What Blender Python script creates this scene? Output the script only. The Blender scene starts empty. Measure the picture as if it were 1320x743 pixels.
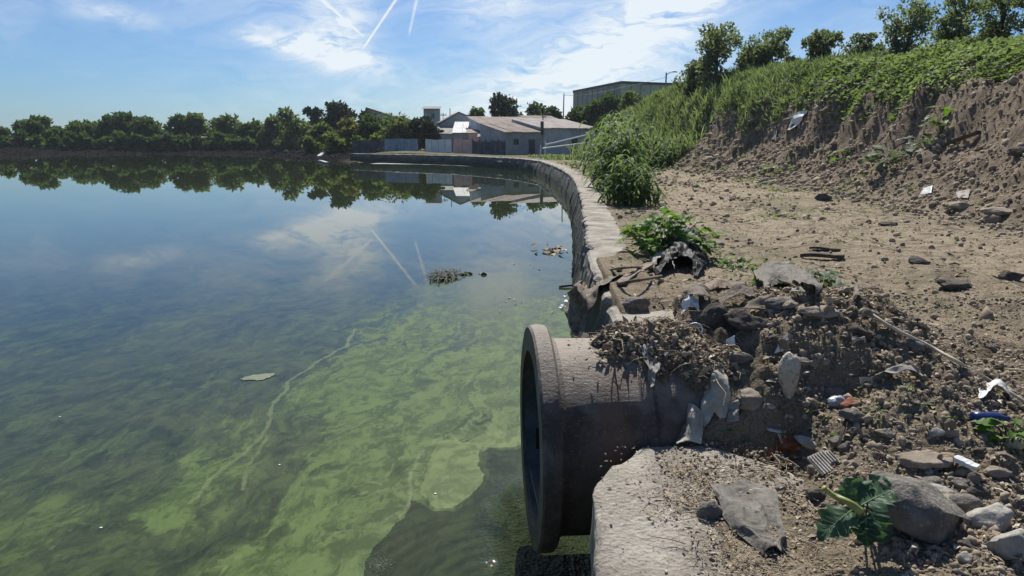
import bpy, math, random
import numpy as np
from mathutils import Vector
R = math.radians
random.seed(7)
rng = np.random.default_rng(7)
scene = bpy.context.scene
C = scene.collection

# ------------------------------------------------------------------ camera, sky, sun, exposure
CAMZ = 2.4; PITCH = R(11.9); FPX = 900.0
cam = bpy.data.cameras.new('camera'); cam.sensor_width = 36; cam.lens = 36 * FPX / 1320
cam.clip_start = 0.05; cam.clip_end = 6000
camo = bpy.data.objects.new('camera', cam); C.objects.link(camo)
camo.location = (0, 0, CAMZ); camo.rotation_euler = (math.pi / 2 - PITCH, 0, 0)
scene.camera = camo
SUN_AZ = R(3); SUN_EL = R(50)
sl = bpy.data.lights.new('sun', 'SUN'); sl.energy = 5.0; sl.angle = R(0.5); sl.color = (1.0, 0.955, 0.88)
so = bpy.data.objects.new('sun', sl); C.objects.link(so)
sd = Vector((math.sin(SUN_AZ) * math.cos(SUN_EL), math.cos(SUN_AZ) * math.cos(SUN_EL), math.sin(SUN_EL)))
so.rotation_euler = (-sd).to_track_quat('-Z', 'Y').to_euler(); so.location = (20, 60, 60)
scene.view_settings.view_transform = 'Standard'; scene.view_settings.look = 'None'
scene.view_settings.gamma = 1; scene.view_settings.use_curve_mapping = False
scene.view_settings.exposure = 0.38

# ---- node helpers
class NT:
    def __init__(s, nt): s.nt = nt; s.n = nt.nodes; s.l = nt.links
    def node(s, t, ins=None, **props):
        nd = s.n.new(t)
        for k, v in props.items(): setattr(nd, k, v)
        for k, v in (ins or {}).items():
            sk = nd.inputs[k]
            if isinstance(v, bpy.types.NodeSocket): s.l.new(v, sk)
            else:
                if sk.type == 'RGBA' and isinstance(v, (tuple, list)) and len(v) == 3: v = (*v, 1)
                sk.default_value = v
        return nd
    def m(s, op, a, b=0.0, c=0.0, clamp=False):
        return s.node('ShaderNodeMath', {0: a, 1: b, 2: c}, operation=op, use_clamp=clamp).outputs[0]
    def mix(s, f, a, b, blend='MIX'):
        nd = s.node('ShaderNodeMix', data_type='RGBA', blend_type=blend)
        for i, v in ((0, f), (6, a), (7, b)):
            if isinstance(v, bpy.types.NodeSocket): s.l.new(v, nd.inputs[i])
            else:
                if i and len(v) == 3: v = (*v, 1)
                nd.inputs[i].default_value = v
        return nd.outputs[2]
    def noise(s, vec, scale, detail=4, rough=.55, dist=0.0):
        return s.node('ShaderNodeTexNoise', {'Vector': vec, 'Scale': scale, 'Detail': detail, 'Roughness': rough, 'Distortion': dist}).outputs[0]
    def vor(s, vec, scale, feature='F1', out=0):
        return s.node('ShaderNodeTexVoronoi', {'Vector': vec, 'Scale': scale}, feature=feature).outputs[out]
    def ramp(s, f, lo, hi):
        nd = s.node('ShaderNodeMapRange', {0: f, 1: lo, 2: hi, 3: 0.0, 4: 1.0}, interpolation_type='SMOOTHSTEP', clamp=True)
        return nd.outputs[0]
    def attr(s, name): return s.node('ShaderNodeAttribute', attribute_name=name).outputs['Fac']
    def scalev(s, vec, sc, rot=(0, 0, 0)):
        return s.node('ShaderNodeMapping', {'Vector': vec, 'Scale': sc, 'Rotation': rot}).outputs[0]
    def bump(s, h, dist, strength=1.0, normal=None):
        i = {'Height': h, 'Distance': dist, 'Strength': strength}
        if normal is not None: i['Normal'] = normal
        return s.node('ShaderNodeBump', i).outputs[0]

def world_sky():
    w = bpy.data.worlds.new('World'); scene.world = w; w.use_nodes = True
    t = NT(w.node_tree); t.n.clear()
    sky = t.node('ShaderNodeTexSky', sky_type='NISHITA', sun_disc=False, sun_elevation=SUN_EL, sun_rotation=SUN_AZ,
                 air_density=1.0, dust_density=0.6, ozone_density=2.2, altitude=100)
    geo = t.node('ShaderNodeTexCoord'); d = geo.outputs['Generated']
    sp = t.node('ShaderNodeSeparateXYZ', {0: d}); x, y, z = sp.outputs
    zz = t.m('MAXIMUM', z, 0.03)
    qx = t.m('DIVIDE', x, zz); qy = t.m('DIVIDE', y, zz)
    q = t.node('ShaderNodeCombineXYZ', {0: qx, 1: qy, 2: 0.0}).outputs[0]
    az = t.m('ARCTAN2', x, y); el = t.m('ARCSINE', z)
    # soft cirrus: broad veils and combed streaks on a high plane
    dome = t.node('ShaderNodeCombineXYZ', {0: az, 1: el, 2: 0.0}).outputs[0]
    def blob(a0, e0, sa, se, rot, amp):
        da = t.m('SUBTRACT', az, R(a0)); de = t.m('SUBTRACT', el, R(e0)); c, s_ = math.cos(R(rot)), math.sin(R(rot))
        u = t.m('DIVIDE', t.m('ADD', t.m('MULTIPLY', da, c), t.m('MULTIPLY', de, s_)), R(sa))
        v = t.m('DIVIDE', t.m('SUBTRACT', t.m('MULTIPLY', de, c), t.m('MULTIPLY', da, s_)), R(se))
        r2 = t.m('ADD', t.m('MULTIPLY', u, u), t.m('MULTIPLY', v, v))
        return t.m('MULTIPLY', t.m('EXPONENT', t.m('MULTIPLY', r2, -1.0)), amp)
    warp = t.noise(t.scalev(dome, (3, 7, 1)), 2.0, 4)
    wv = t.node('ShaderNodeVectorMath', {0: dome, 1: t.node('ShaderNodeCombineXYZ', {0: t.m('MULTIPLY', warp, .30), 1: t.m('MULTIPLY', warp, .12), 2: 0.0}).outputs[0]}, operation='ADD').outputs[0]
    fine = t.noise(t.scalev(wv, (5, 26, 1), (0, 0, R(-14))), 2.2, 9, .62)
    puff = t.noise(t.scalev(wv, (8, 20, 1), (0, 0, R(12))), 3.0, 9, .62)
    veil = t.noise(t.scalev(wv, (2.0, 7, 1), (0, 0, R(-12))), 1.6, 6, .55)
    main = None
    for b in ((-14.6, 6.6, 4.4, 1.1, -14, 1.5), (-13.0, 8.6, 2.4, 2.4, 30, .95), (-19.0, 7.2, 1.4, .35, -12, .6), (-1.5, 12.0, 2.6, 2.6, -35, 1.1),
              (-28.5, 8.4, 2.6, .6, -8, .55)):
        o = blob(*b); main = o if main is None else t.m('ADD', main, o)
    c1 = t.m('MULTIPLY', main, t.ramp(puff, .22, .68))
    wide = None
    for b in ((9, 7.0, 11, 3.4, 30, .95), (4, 4.5, 8, 3.5, 0, .65), (12, 9.5, 9, 1.6, 28, .9), (3, 16, 9, 5, 20, .8), (6, 34, 34, 16, 0, .9), (-20, 10, 9, 3, 8, .28), (-6, 3, 16, 2.2, 0, .35), (-18, 26, 34, 9, 0, .55)):  # wide veil overhead, out of view, is strengthened to lift the shade
        o = blob(*b); wide = o if wide is None else t.m('ADD', wide, o)
    c2 = t.m('MULTIPLY', wide, t.ramp(fine, .22, .70))
    c3 = t.m('MULTIPLY', t.ramp(veil, .46, .80), .38)
    # vapour trails: straight lines on the cloud plane
    def trail(p0, p1, w_, amp, ya, yb):
        dx, dy = p1[0] - p0[0], p1[1] - p0[1]; L = math.hypot(dx, dy); nx, ny = -dy / L, dx / L
        wob = t.m('MULTIPLY', t.m('SUBTRACT', t.noise(q, 1.5, 2), .5), .06)
        dist = t.m('ABSOLUTE', t.m('ADD', t.m('ADD', t.m('MULTIPLY', qx, nx), t.m('MULTIPLY', qy, ny)), wob if False else -(p0[0] * nx + p0[1] * ny)))
        g = t.m('EXPONENT', t.m('MULTIPLY', t.m('POWER', t.m('DIVIDE', dist, w_), 2.0), -1.0))
        g = t.m('MULTIPLY', g, t.m('MULTIPLY', t.ramp(qy, ya, ya + .25), t.m('SUBTRACT', 1.0, t.ramp(qy, yb - .8, yb))))
        return t.m('MULTIPLY', g, t.m('MULTIPLY', t.m('ADD', .4, t.noise(q, 5.0, 3)), amp))
    tr = t.m('ADD', t.m('ADD', trail((-.031, 2.635), (-1.344, 7.08), .011, .85, 2.5, 8.4), trail((-.69, 5.38), (-.965, 6.93), .011, .55, 2.4, 7.4)),
             trail((-1.377, 5.38), (-1.44, 6.85), .016, .7, 4.9, 7.4))
    cl = t.m('ADD', t.m('ADD', c1, c2), t.m('ADD', c3, tr))
    cl = t.m('MINIMUM', cl, .93)
    hs = t.mix(1.0, sky.outputs[0], (.50, .735, 1.03), 'MULTIPLY')
    col = t.mix(cl, hs, (9.4, 10.1, 10.6))
    bg = t.node('ShaderNodeBackground', {'Color': col, 'Strength': 0.070})
    out = t.node('ShaderNodeOutputWorld', {'Surface': bg.outputs[0]})
world_sky()

# ------------------------------------------------------------------ numeric helpers
def smooth(a, b, x):
    x = np.clip((np.asarray(x, float) - a) / (b - a), 0, 1); return x * x * (3 - 2 * x)
_perm = np.random.default_rng(11).permutation(4096)
_grad = np.random.default_rng(12).uniform(-1, 1, (4096,))
def _h(i, j, k): return _grad[_perm[(_perm[(_perm[i & 4095] + j) & 4095] + k) & 4095]]
def vnoise(x, y, z=0.0):
    x, y, z = np.broadcast_arrays(np.asarray(x, float), y, z)
    xi, yi, zi = np.floor(x).astype(int), np.floor(y).astype(int), np.floor(z).astype(int)
    fx, fy, fz = x - xi, y - yi, z - zi
    fx, fy, fz = [f * f * f * (f * (f * 6 - 15) + 10) for f in (fx, fy, fz)]
    r = 0
    for a in (0, 1):
        for b in (0, 1):
            for c in (0, 1):
                w = (fx if a else 1 - fx) * (fy if b else 1 - fy) * (fz if c else 1 - fz)
                r = r + w * _h(xi + a, yi + b, zi + c)
    return r
def fbm(x, y, z=0.0, oct=4, gain=.5):
    s = 0; a = 1.0; t = 0
    for o in range(oct):
        s = s + a * vnoise(x * 2.03 ** o + 17.3 * o, y * 2.03 ** o - 9.1 * o, np.asarray(z) * 2.03 ** o + 3.7 * o); t += a; a *= gain
    return s / t
def ridge(x, y, oct=4):
    s = 0; a = 1.0; t = 0
    for o in range(oct):
        s = s + a * (1 - 2 * np.abs(vnoise(x * 2.1 ** o + 5.3 * o, y * 2.1 ** o + 1.7 * o, 7.7))); t += a; a *= .5
    return s / t

# ------------------------------------------------------------------ the shape of the land
LAKE = np.array([(-.6, -8), (-.05, 0), (.28, 2.1), (.35, 2.65), (.42, 2.9), (.55, 3.3), (.7, 4.3), (.85, 5.3), (1.0, 9.15), (1.38, 12.95),
        (1.95, 20), (2.47, 27.8), (2.62, 35), (2.45, 45), (2.0, 54), (.3, 61), (-5, 71), (-19.6, 84), (-30, 98), (-40, 118), (-50, 131),
        (-68, 134), (-93, 127), (-125, 112), (-150, 70), (-150, 0), (-100, -50), (-5, -50)], float)
def sdf(x, y):
    """distance to the shore, positive on land; index of nearest shore segment"""
    x = np.asarray(x, float); y = np.asarray(y, float)
    best = np.full(x.shape, 1e9); idx = np.zeros(x.shape, int); ins = np.zeros(x.shape, bool)
    n = len(LAKE)
    for i in range(n):
        a = LAKE[i]; b = LAKE[(i + 1) % n]; e = b - a
        t = np.clip(((x - a[0]) * e[0] + (y - a[1]) * e[1]) / (e @ e), 0, 1)
        d = np.hypot(x - a[0] - t * e[0], y - a[1] - t * e[1])
        m = d < best; best = np.where(m, d, best); idx = np.where(m, i, idx)
        c = (a[1] > y) != (b[1] > y)
        with np.errstate(divide='ignore', invalid='ignore'):
            xx = (b[0] - a[0]) * (y - a[1]) / (b[1] - a[1] if b[1] != a[1] else 1e-9) + a[0]
        ins ^= c & (x < xx)
    return np.where(ins, -best, best), idx
YB = [-60, 0, 12, 20, 25, 32, 40, 60, 80, 95, 130, 300]; XB = [9.5, 9.0, 8.8, 9.0, 9.2, 8.9, 8.2, 7.6, 9.0, 10, 10, 10]
YC = [-60, 5, 16, 34, 55, 75, 90, 110, 160, 400]; ZC = [4.2, 4.3, 4.9, 5.5, 6.3, 5.4, 4.4, 5.2, 6, 6]
def hill_s(x, y):
    xb = np.interp(y, YB, XB) + .5 * vnoise(y * .22, 3.1) + .25 * vnoise(y * .7, 8.2)
    return (x - xb) / 4.2
def h(x, y, fine=True):
    x = np.asarray(x, float); y = np.asarray(y, float)
    d, idx = sdf(x, y)
    z = .93 + .05 * fbm(x * .35, y * .35, oct=3) + .02 * fbm(x * 1.3, y * 1.3, oct=3)
    # worn wheel tracks
    z = z - .05 * np.exp(-((x - 3.6 - .05 * y) / .45) ** 2) * smooth(3, 6, y) - .05 * np.exp(-((x - 5.4 - .04 * y) / .5) ** 2) * smooth(3, 6, y)
    z = z + .06 * np.exp(-((x - 4.5 - .045 * y) / .45) ** 2) * smooth(3, 6, y)
    # the hill
    s = hill_s(x, y); crest = np.interp(y, YC, ZC)
    er = fbm(x * .9, y * .9, oct=4); gul = ridge(y * .55 + .35 * x, x * .18, 3)
    s2 = s + .05 * er
    steep = smooth(62, 42, y)
    prof = np.interp(s2, [-.25, 0, .25, .42, .56, .75, 1.0, 1.6, 4], [0, .02, .18, .34, .66, .80, .96, 1.03, 1.15])
    prof2 = np.interp(s2, [-.3, 0, .5, 1.0, 2, 4], [0, .04, .45, .85, 1.05, 1.12])
    prof = prof * steep + prof2 * (1 - steep)
    z = z + (crest - .93) * prof
    sc = smooth(.05, .3, s) * smooth(.95, .6, s) * steep
    z = z + sc * (.26 * gul + .22 * er + .10 * fbm(x * 3.5, y * 3.5, oct=3))
    z = z + smooth(-.5, .1, s) * smooth(.6, .2, s) * .07 * fbm(x * 3.2, y * 3.2, 4.4, oct=3) * steep
    # far shore: rough rubble bank
    farw = smooth(-12, -22, x) * smooth(60, 80, y) + smooth(-60, -75, x) + smooth(-20, -30, y)
    farw = np.clip(farw, 0, 1)
    bank = np.interp(d, [-3, 0, 1.5, 4, 9, 20, 200], [-.8, .02, .25, .60, .95, 1.3, 2.4]) + .30 * fbm(x * .2, y * .2, oct=2) * smooth(0, 5, d)
    z = z * (1 - farw) + bank * farw
    z = z + (1 - farw) * smooth(58, 90, y) * smooth(4, -30, x) * .6
    # mound of rubble and dirt heaped over the pipe
    mnd = .51 * np.exp(-(((x - 1.55) / .82) ** 4 + (np.abs(y - 4.10) / .70) ** 2.6)) + .16 * np.exp(-(((x - 2.4) / .6) ** 2 + ((y - 4.0) / .5) ** 2))
    mnd = mnd + .20 * np.exp(-(((x - 1.9) / .85) ** 2 + ((y - 3.25) / .55) ** 2)) + .10 * np.exp(-(((x - 3.0) / .5) ** 2 + ((y - 4.9) / .35) ** 2))
    z = z + mnd
    fr = smooth(24, 8, y) * smooth(1.2, .2, s)
    rough = smooth(.05, .25, mnd) + .45 * smooth(6, 4, y) + .25
    z = z + fr * rough * (.055 * fbm(x * 3.1, y * 3.1, 1.1, oct=3) + .030 * fbm(x * 9, y * 9, 2.2, oct=3))
    if fine:
        z = z + smooth(14, 5, y) * (.35 + .65 * np.minimum(rough, 1)) * (.024 * ridge(x * 14, y * 14, 2) + .015 * fbm(x * 34, y * 34, oct=2))
        z = z + smooth(34, 12, y) * (.020 * fbm(x * 4, y * 7, 5.5, oct=4, gain=.6) + .012 * ridge(x * 2.2, y * 3.6, 3) * smooth(-.9, -.3, s))
    wall = (1 - farw)
    # wall top strip lies free of soil except for patches
    top = smooth(.62, .48, d) * wall * smooth(5.0, 5.4, y)
    dirt = smooth(.1, .6, fbm(x * 1.2 + 3, y * .6, 9.9, oct=3) + 1.3 * np.exp(-((y - 7.0) / 1.1) ** 2) - .35 * smooth(9, 12, y))
    z = np.where(top > 0, z * (1 - top) + top * (.92 + .11 * dirt + .012 * fbm(x * 12, y * 12, oct=2)), z)
    # soil lapping onto the broken block in front
    z = z + .07 * smooth(.50, .75, d + .12 * fbm(x * 3, y * 3, 6.1, oct=3)) * smooth(3.3, 3.0, y) * smooth(2.0, 1.2, d)
    lap = smooth(.30, .62, d + .30 * fbm(x * 2.6, y * 2.6, 3.9, oct=4)) * smooth(2.95, 2.55, y + .25 * fbm(x * 4, y * 4, 2.9, oct=3))
    nb = smooth(3.25, 3.1, y) * smooth(.95, .74, d) * (1 - lap)
    cw = smooth(3.42, 3.0, y) * smooth(1.45, .72, d + .35 * fbm(x * 3, y * 3, 4.1, oct=3)); z = z * (1 - cw) + cw * np.minimum(z, .972 + .04 * smooth(.6, 1.5, d) + .016 * fbm(x * 14, y * 14, 1.0, oct=3) + .02 * fbm(x * 4, y * 4, 1.0, oct=3))
    z = z * (1 - nb) + nb * .80
    # drop to the lake bed behind the wall face
    gap = smooth(3.1, 3.3, y) * smooth(5.25, 5.0, y)
    e0 = .10 + .08 * gap; e1 = .22 + .14 * gap
    fw = smooth(35, 60, y); e0 = e0 + .25 * fw; e1 = e1 + .33 * fw
    dl = smooth(5.25, 5.5, y) * smooth(9.2, 8.4, y); e0 = e0 * (1 - dl) - .02 * dl; e1 = e1 * (1 - dl) + .06 * dl
    k = smooth(0, 1, (d + .12 * gap * fbm(x * 4, y * 4, oct=2) - e0) / (e1 - e0))
    zz = z * k + (-.7) * (1 - k)
    z = zz * wall + z * farw
    return z
def hs(x, y): return float(h(np.array([x]), np.array([y]))[0])

# pixel of the photograph -> ray in the place
def ray(px, py):
    u = (px - 660) / FPX; v = (371.5 - py) / FPX
    return np.array([u, math.cos(PITCH) + v * math.sin(PITCH), -math.sin(PITCH) + v * math.cos(PITCH)])
def at(px, py, Y):
    r = ray(px, py); return np.array([0, 0, CAMZ]) + r * (Y / r[1])
def onz(px, py, z=0.0):
    r = ray(px, py); return np.array([0, 0, CAMZ]) + r * ((z - CAMZ) / r[2])
def hit(px, py, lo=1.6, hi=140):
    r = ray(px, py); t = np.exp(np.linspace(math.log(lo), math.log(hi), 2600))
    p = np.array([0, 0, CAMZ])[None] + r[None] * t[:, None]
    below = (p[:, 2] - h(p[:, 0], p[:, 1])) < 0
    i = int(np.argmax(below)) if below.any() else -1
    return p[i]
def mpp(p): return math.sqrt(p[0] ** 2 + p[1] ** 2 + (p[2] - CAMZ) ** 2) / FPX   # metres per pixel

# ------------------------------------------------------------------ object helpers
def tag(o, label=None, cat=None, group=None, kind=None):
    if label: o['label'] = label
    if cat: o['category'] = cat
    if group: o['group'] = group
    if kind: o['kind'] = kind
    return o
def thing(name, loc, label, cat, group=None):
    o = bpy.data.objects.new(name, None); o.empty_display_size = .2; C.objects.link(o); o.location = tuple(map(float, loc))
    return tag(o, label, cat, group)
def mesh(name, V, F, mats, smoothf=False, attrs=None, fmat=None):
    V = np.asarray(V, np.float32); me = bpy.data.meshes.new(name)
    if isinstance(F, np.ndarray): Fs = [F]
    elif len(F) and isinstance(F[0], np.ndarray): Fs = F
    else: Fs = None
    if Fs is None:
        me.from_pydata([tuple(map(float, v)) for v in V], [], [tuple(f) for f in F])
    else:
        tot = np.concatenate([np.full(len(f), f.shape[1]) for f in Fs]); loops = np.concatenate([f.ravel() for f in Fs])
        me.vertices.add(len(V)); me.vertices.foreach_set('co', V.ravel())
        me.loops.add(len(loops)); me.loops.foreach_set('vertex_index', loops.astype(np.int32))
        me.polygons.add(len(tot)); st = np.concatenate([[0], np.cumsum(tot)[:-1]]).astype(np.int32)
        me.polygons.foreach_set('loop_start', st); me.polygons.foreach_set('loop_total', tot.astype(np.int32))
    for m_ in (mats if isinstance(mats, (list, tuple)) else [mats]): me.materials.append(m_)
    if smoothf: me.polygons.foreach_set('use_smooth', np.ones(len(me.polygons), bool))
    if fmat is not None: me.polygons.foreach_set('material_index', np.asarray(fmat, np.int32))
    for k, a in (attrs or {}).items():
        at_ = me.attributes.new(k, 'FLOAT', 'POINT'); at_.data.foreach_set('value', np.asarray(a, np.float32))
    me.update(calc_edges=True); return me
def obj(name, me, parent=None, loc=None, label=None, cat=None, group=None, kind=None):
    o = bpy.data.objects.new(name, me); C.objects.link(o)
    if parent is not None:
        o.parent = parent
    if loc is not None: o.location = tuple(map(float, loc))
    return tag(o, label, cat, group, kind)
def part(name, V, F, mats, root, **k):
    """a part given in world coordinates under an unrotated thing"""
    off = np.array(root.location) if root is not None else 0
    if root is not None and root.parent is not None: off = off + np.array(root.parent.location)
    return obj(name, mesh(name, np.asarray(V, float) - off, F, mats, **k), root)
def solo(name, V, F, mats, label, cat, group=None, kind=None, origin=None, **k):
    V = np.asarray(V, float)
    if origin is None: origin = np.array([V[:, 0].mean(), V[:, 1].mean(), V[:, 2].min()])
    return obj(name, mesh(name, V - origin, F, mats, **k), None, origin, label, cat, group, kind)
class MB:
    def __init__(s): s.V = []; s.F = []
    def add(s, V, F):
        o = sum(len(v) for v in s.V); s.V.append(np.asarray(V, float)); s.F += [tuple(int(i) + o for i in f) for f in F]
    def box(s, c, size, rz=0.0, taper=1.0):
        x, y, z = [q / 2 for q in size]; P = []
        for dz, k in ((-z, 1), (z, taper)):
            for dx, dy in ((-x, -y), (x, -y), (x, y), (-x, y)): P.append((dx * k, dy * k, dz))
        P = np.array(P); cs, sn = math.cos(rz), math.sin(rz)
        P = np.stack([P[:, 0] * cs - P[:, 1] * sn, P[:, 0] * sn + P[:, 1] * cs, P[:, 2]], 1) + np.array(c)
        s.add(P, [(0, 3, 2, 1), (4, 5, 6, 7), (0, 1, 5, 4), (1, 2, 6, 5), (2, 3, 7, 6), (3, 0, 4, 7)])
    def prism(s, pts, ext):
        """polygon pts (3d) extruded by vector ext"""
        pts = np.array(pts, float); n = len(pts)
        s.add(np.vstack([pts, pts + np.array(ext)]), [tuple(range(n))[::-1], tuple(range(n, 2 * n))] + [(i, (i + 1) % n, n + (i + 1) % n, n + i) for i in range(n)])
    def tube(s, P, rad, seg=8, jit=0.0):
        V, F = tube(P, rad, seg, jit); s.add(V, F)
    def VF(s): return np.vstack(s.V), s.F
def tube(P, rad, seg=8, jit=0.0):
    P = np.array(P, float); n = len(P); rad = np.broadcast_to(np.array(rad, float), (n,))
    V = []; T = np.gradient(P, axis=0); T /= np.linalg.norm(T, axis=1)[:, None] + 1e-9
    up = np.array([0, 0, 1.0]) if abs(T[0][2]) < .9 else np.array([1.0, 0, 0])
    for i in range(n):
        a = np.cross(T[i], up); a /= np.linalg.norm(a) + 1e-9; b = np.cross(a, T[i])
        for k in range(seg):
            an = 2 * math.pi * k / seg; r = rad[i] * (1 + jit * random.uniform(-1, 1))
            V.append(P[i] + r * (math.cos(an) * a + math.sin(an) * b))
    F = [(i * seg + k, i * seg + (k + 1) % seg, (i + 1) * seg + (k + 1) % seg, (i + 1) * seg + k) for i in range(n - 1) for k in range(seg)]
    F.append(tuple(range(seg))[::-1]); F.append(tuple(range((n - 1) * seg, n * seg)))
    return np.array(V), F
def rotm(n):
    """random rotation matrices"""
    q = rng.normal(size=(n, 4)); q /= np.linalg.norm(q, axis=1)[:, None]; w, x, y, z = q.T
    return np.stack([1 - 2 * (y * y + z * z), 2 * (x * y - z * w), 2 * (x * z + y * w), 2 * (x * y + z * w), 1 - 2 * (x * x + z * z), 2 * (y * z - x * w),
                     2 * (x * z - y * w), 2 * (y * z + x * w), 1 - 2 * (x * x + y * y)], 1).reshape(n, 3, 3)
def rotz_tilt(n, tilt, az=None):
    a = rng.uniform(0, 2 * np.pi, n) if az is None else az
    t = rng.normal(0, tilt, n); b = rng.uniform(0, 2 * np.pi, n)
    def Rz(a):
        c, s = np.cos(a), np.sin(a); o = np.zeros_like(a); i = np.ones_like(a)
        return np.stack([c, -s, o, s, c, o, o, o, i], 1).reshape(-1, 3, 3)
    c, s = np.cos(t), np.sin(t); o = np.zeros_like(t); i = np.ones_like(t)
    Rx = np.stack([i, o, o, o, c, -s, o, s, c], 1).reshape(-1, 3, 3)
    return Rz(b) @ Rx @ Rz(a)
def scatter(BV, BF, pos, M, sc):
    BV = np.asarray(BV, float); BF = np.asarray(BF); n = len(pos)
    sc = np.asarray(sc, float); sc = sc[:, None] * np.ones((1, 3)) if sc.ndim == 1 else sc
    V = np.einsum('nij,nvj->nvi', M, BV[None] * sc[:, None, :]) + pos[:, None, :]
    F = BF[None] + (np.arange(n) * len(BV))[:, None, None]
    return V.reshape(-1, 3), F.reshape(-1, BF.shape[1])
def rep(a, k): return np.repeat(a, k)
def ico(sub):
    t = (1 + 5 ** .5) / 2
    V = [(-1, t, 0), (1, t, 0), (-1, -t, 0), (1, -t, 0), (0, -1, t), (0, 1, t), (0, -1, -t), (0, 1, -t), (t, 0, -1), (t, 0, 1), (-t, 0, -1), (-t, 0, 1)]
    V = [np.array(v) / np.linalg.norm(v) for v in V]
    F = [(0, 11, 5), (0, 5, 1), (0, 1, 7), (0, 7, 10), (0, 10, 11), (1, 5, 9), (5, 11, 4), (11, 10, 2), (10, 7, 6), (7, 1, 8), (3, 9, 4), (3, 4, 2), (3, 2, 6), (3, 6, 8), (3, 8, 9), (4, 9, 5), (2, 4, 11), (6, 2, 10), (8, 6, 7), (9, 8, 1)]
    for _ in range(sub):
        c = {}; G = []
        def mid(a, b):
            k = (min(a, b), max(a, b))
            if k not in c: v = V[a] + V[b]; V.append(v / np.linalg.norm(v)); c[k] = len(V) - 1
            return c[k]
        for a, b, d in F:
            x, y, z = mid(a, b), mid(b, d), mid(d, a); G += [(a, x, z), (b, y, x), (d, z, y), (x, y, z)]
        F = G
    return np.array(V), np.array(F)
ICO = [ico(i) for i in range(5)]
def rockshape(sub, size, seed, angular=.6, rough=.12, cuts=7):
    V, F = ICO[sub]; V = V.copy(); r_ = np.random.default_rng(seed)
    for _ in range(cuts):
        n = r_.normal(size=3); n /= np.linalg.norm(n); k = r_.uniform(.45, .85)
        dd = V @ n; over = np.maximum(dd - k, 0); V = V - over[:, None] * n[None] * angular
    o = r_.uniform(0, 50)
    V = V * (1 + rough * fbm(V[:, 0] * 2.2 + o, V[:, 1] * 2.2, V[:, 2] * 2.2, oct=3) + (.32 * rough * fbm(V[:, 0] * 9 + o, V[:, 1] * 9, V[:, 2] * 9, oct=3, gain=.7) if sub > 1 else 0))[:, None]
    return V * (np.array(size) / 2), F
def catmull(P, n):
    P = np.array(P, float); m = len(P); t = np.linspace(0, m - 1, n); i = np.clip(t.astype(int), 0, m - 2); f = (t - i).reshape((-1,) + (1,) * (P.ndim - 1))
    g = lambda k: P[np.clip(i + k, 0, m - 1)]
    p0, p1, p2, p3 = g(-1), g(0), g(1), g(2)
    return .5 * (2 * p1 + (p2 - p0) * f + (2 * p0 - 5 * p1 + 4 * p2 - p3) * f ** 2 + (3 * p1 - p0 - 3 * p2 + p3) * f ** 3)
def sheet(ctrl, n=24, m=24, wr=.01, sc=8, thick=.003, seed=0.0, rag=.0, fold=0.0):
    """cloth or foil through a grid of control points, with wrinkles and real thickness"""
    G = catmull(ctrl, n); G = np.swapaxes(catmull(np.swapaxes(G, 0, 1), m), 0, 1)
    dx = np.gradient(G, axis=0); dy = np.gradient(G, axis=1); N = np.cross(dx, dy); N /= np.linalg.norm(N, axis=2)[..., None] + 1e-9
    if N[..., 2].mean() < 0: N = -N
    L = np.linalg.norm(G[0, 0] - G[-1, -1]); k = sc
    w = .8 * fbm(G[..., 0] * k + seed, G[..., 1] * k, G[..., 2] * k, oct=4, gain=.6) + .35 * (1 - 2 * np.abs(vnoise(G[..., 0] * k * 2.3 + seed, G[..., 1] * k * 2.3, G[..., 2] * k * 2.3))) + fold * (1 - 2 * np.abs(vnoise(G[..., 0] * k * .7 + seed, G[..., 1] * k * .7, G[..., 2] * k * .7)))
    G = G + N * (w * wr)[..., None]
    if rag:
        e = fbm(np.linspace(0, 9, n) + seed, 0.3, oct=3); G[:, 0] += rag * e[:, None] * (G[:, 0] - G[:, 1]) * 6; G[:, -1] += rag * e[::-1, None] * (G[:, -1] - G[:, -2]) * 6
        e = fbm(np.linspace(0, 9, m) + seed, 5.3, oct=3); G[0] += rag * e[:, None] * (G[0] - G[1]) * 6; G[-1] += rag * e[::-1, None] * (G[-1] - G[-2]) * 6
    A = G.reshape(-1, 3); B = A - N.reshape(-1, 3) * thick; o = n * m; F = []
    ii, jj = np.meshgrid(np.arange(n - 1), np.arange(m - 1), indexing='ij'); a = (ii * m + jj).ravel()
    q = np.stack([a, a + m, a + m + 1, a + 1], 1); F = [tuple(r_) for r_ in q] + [tuple(r_[::-1] + o) for r_ in q]
    bd = [(i, 0) for i in range(n)] + [(n - 1, j) for j in range(1, m)] + [(i, m - 1) for i in range(n - 2, -1, -1)] + [(0, j) for j in range(m - 2, 0, -1)]
    bd = [i * m + j for i, j in bd]
    for k_ in range(len(bd)): p, q_ = bd[k_], bd[(k_ + 1) % len(bd)]; F.append((p, p + o, q_ + o, q_))
    return np.vstack([A, B]), F

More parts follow.
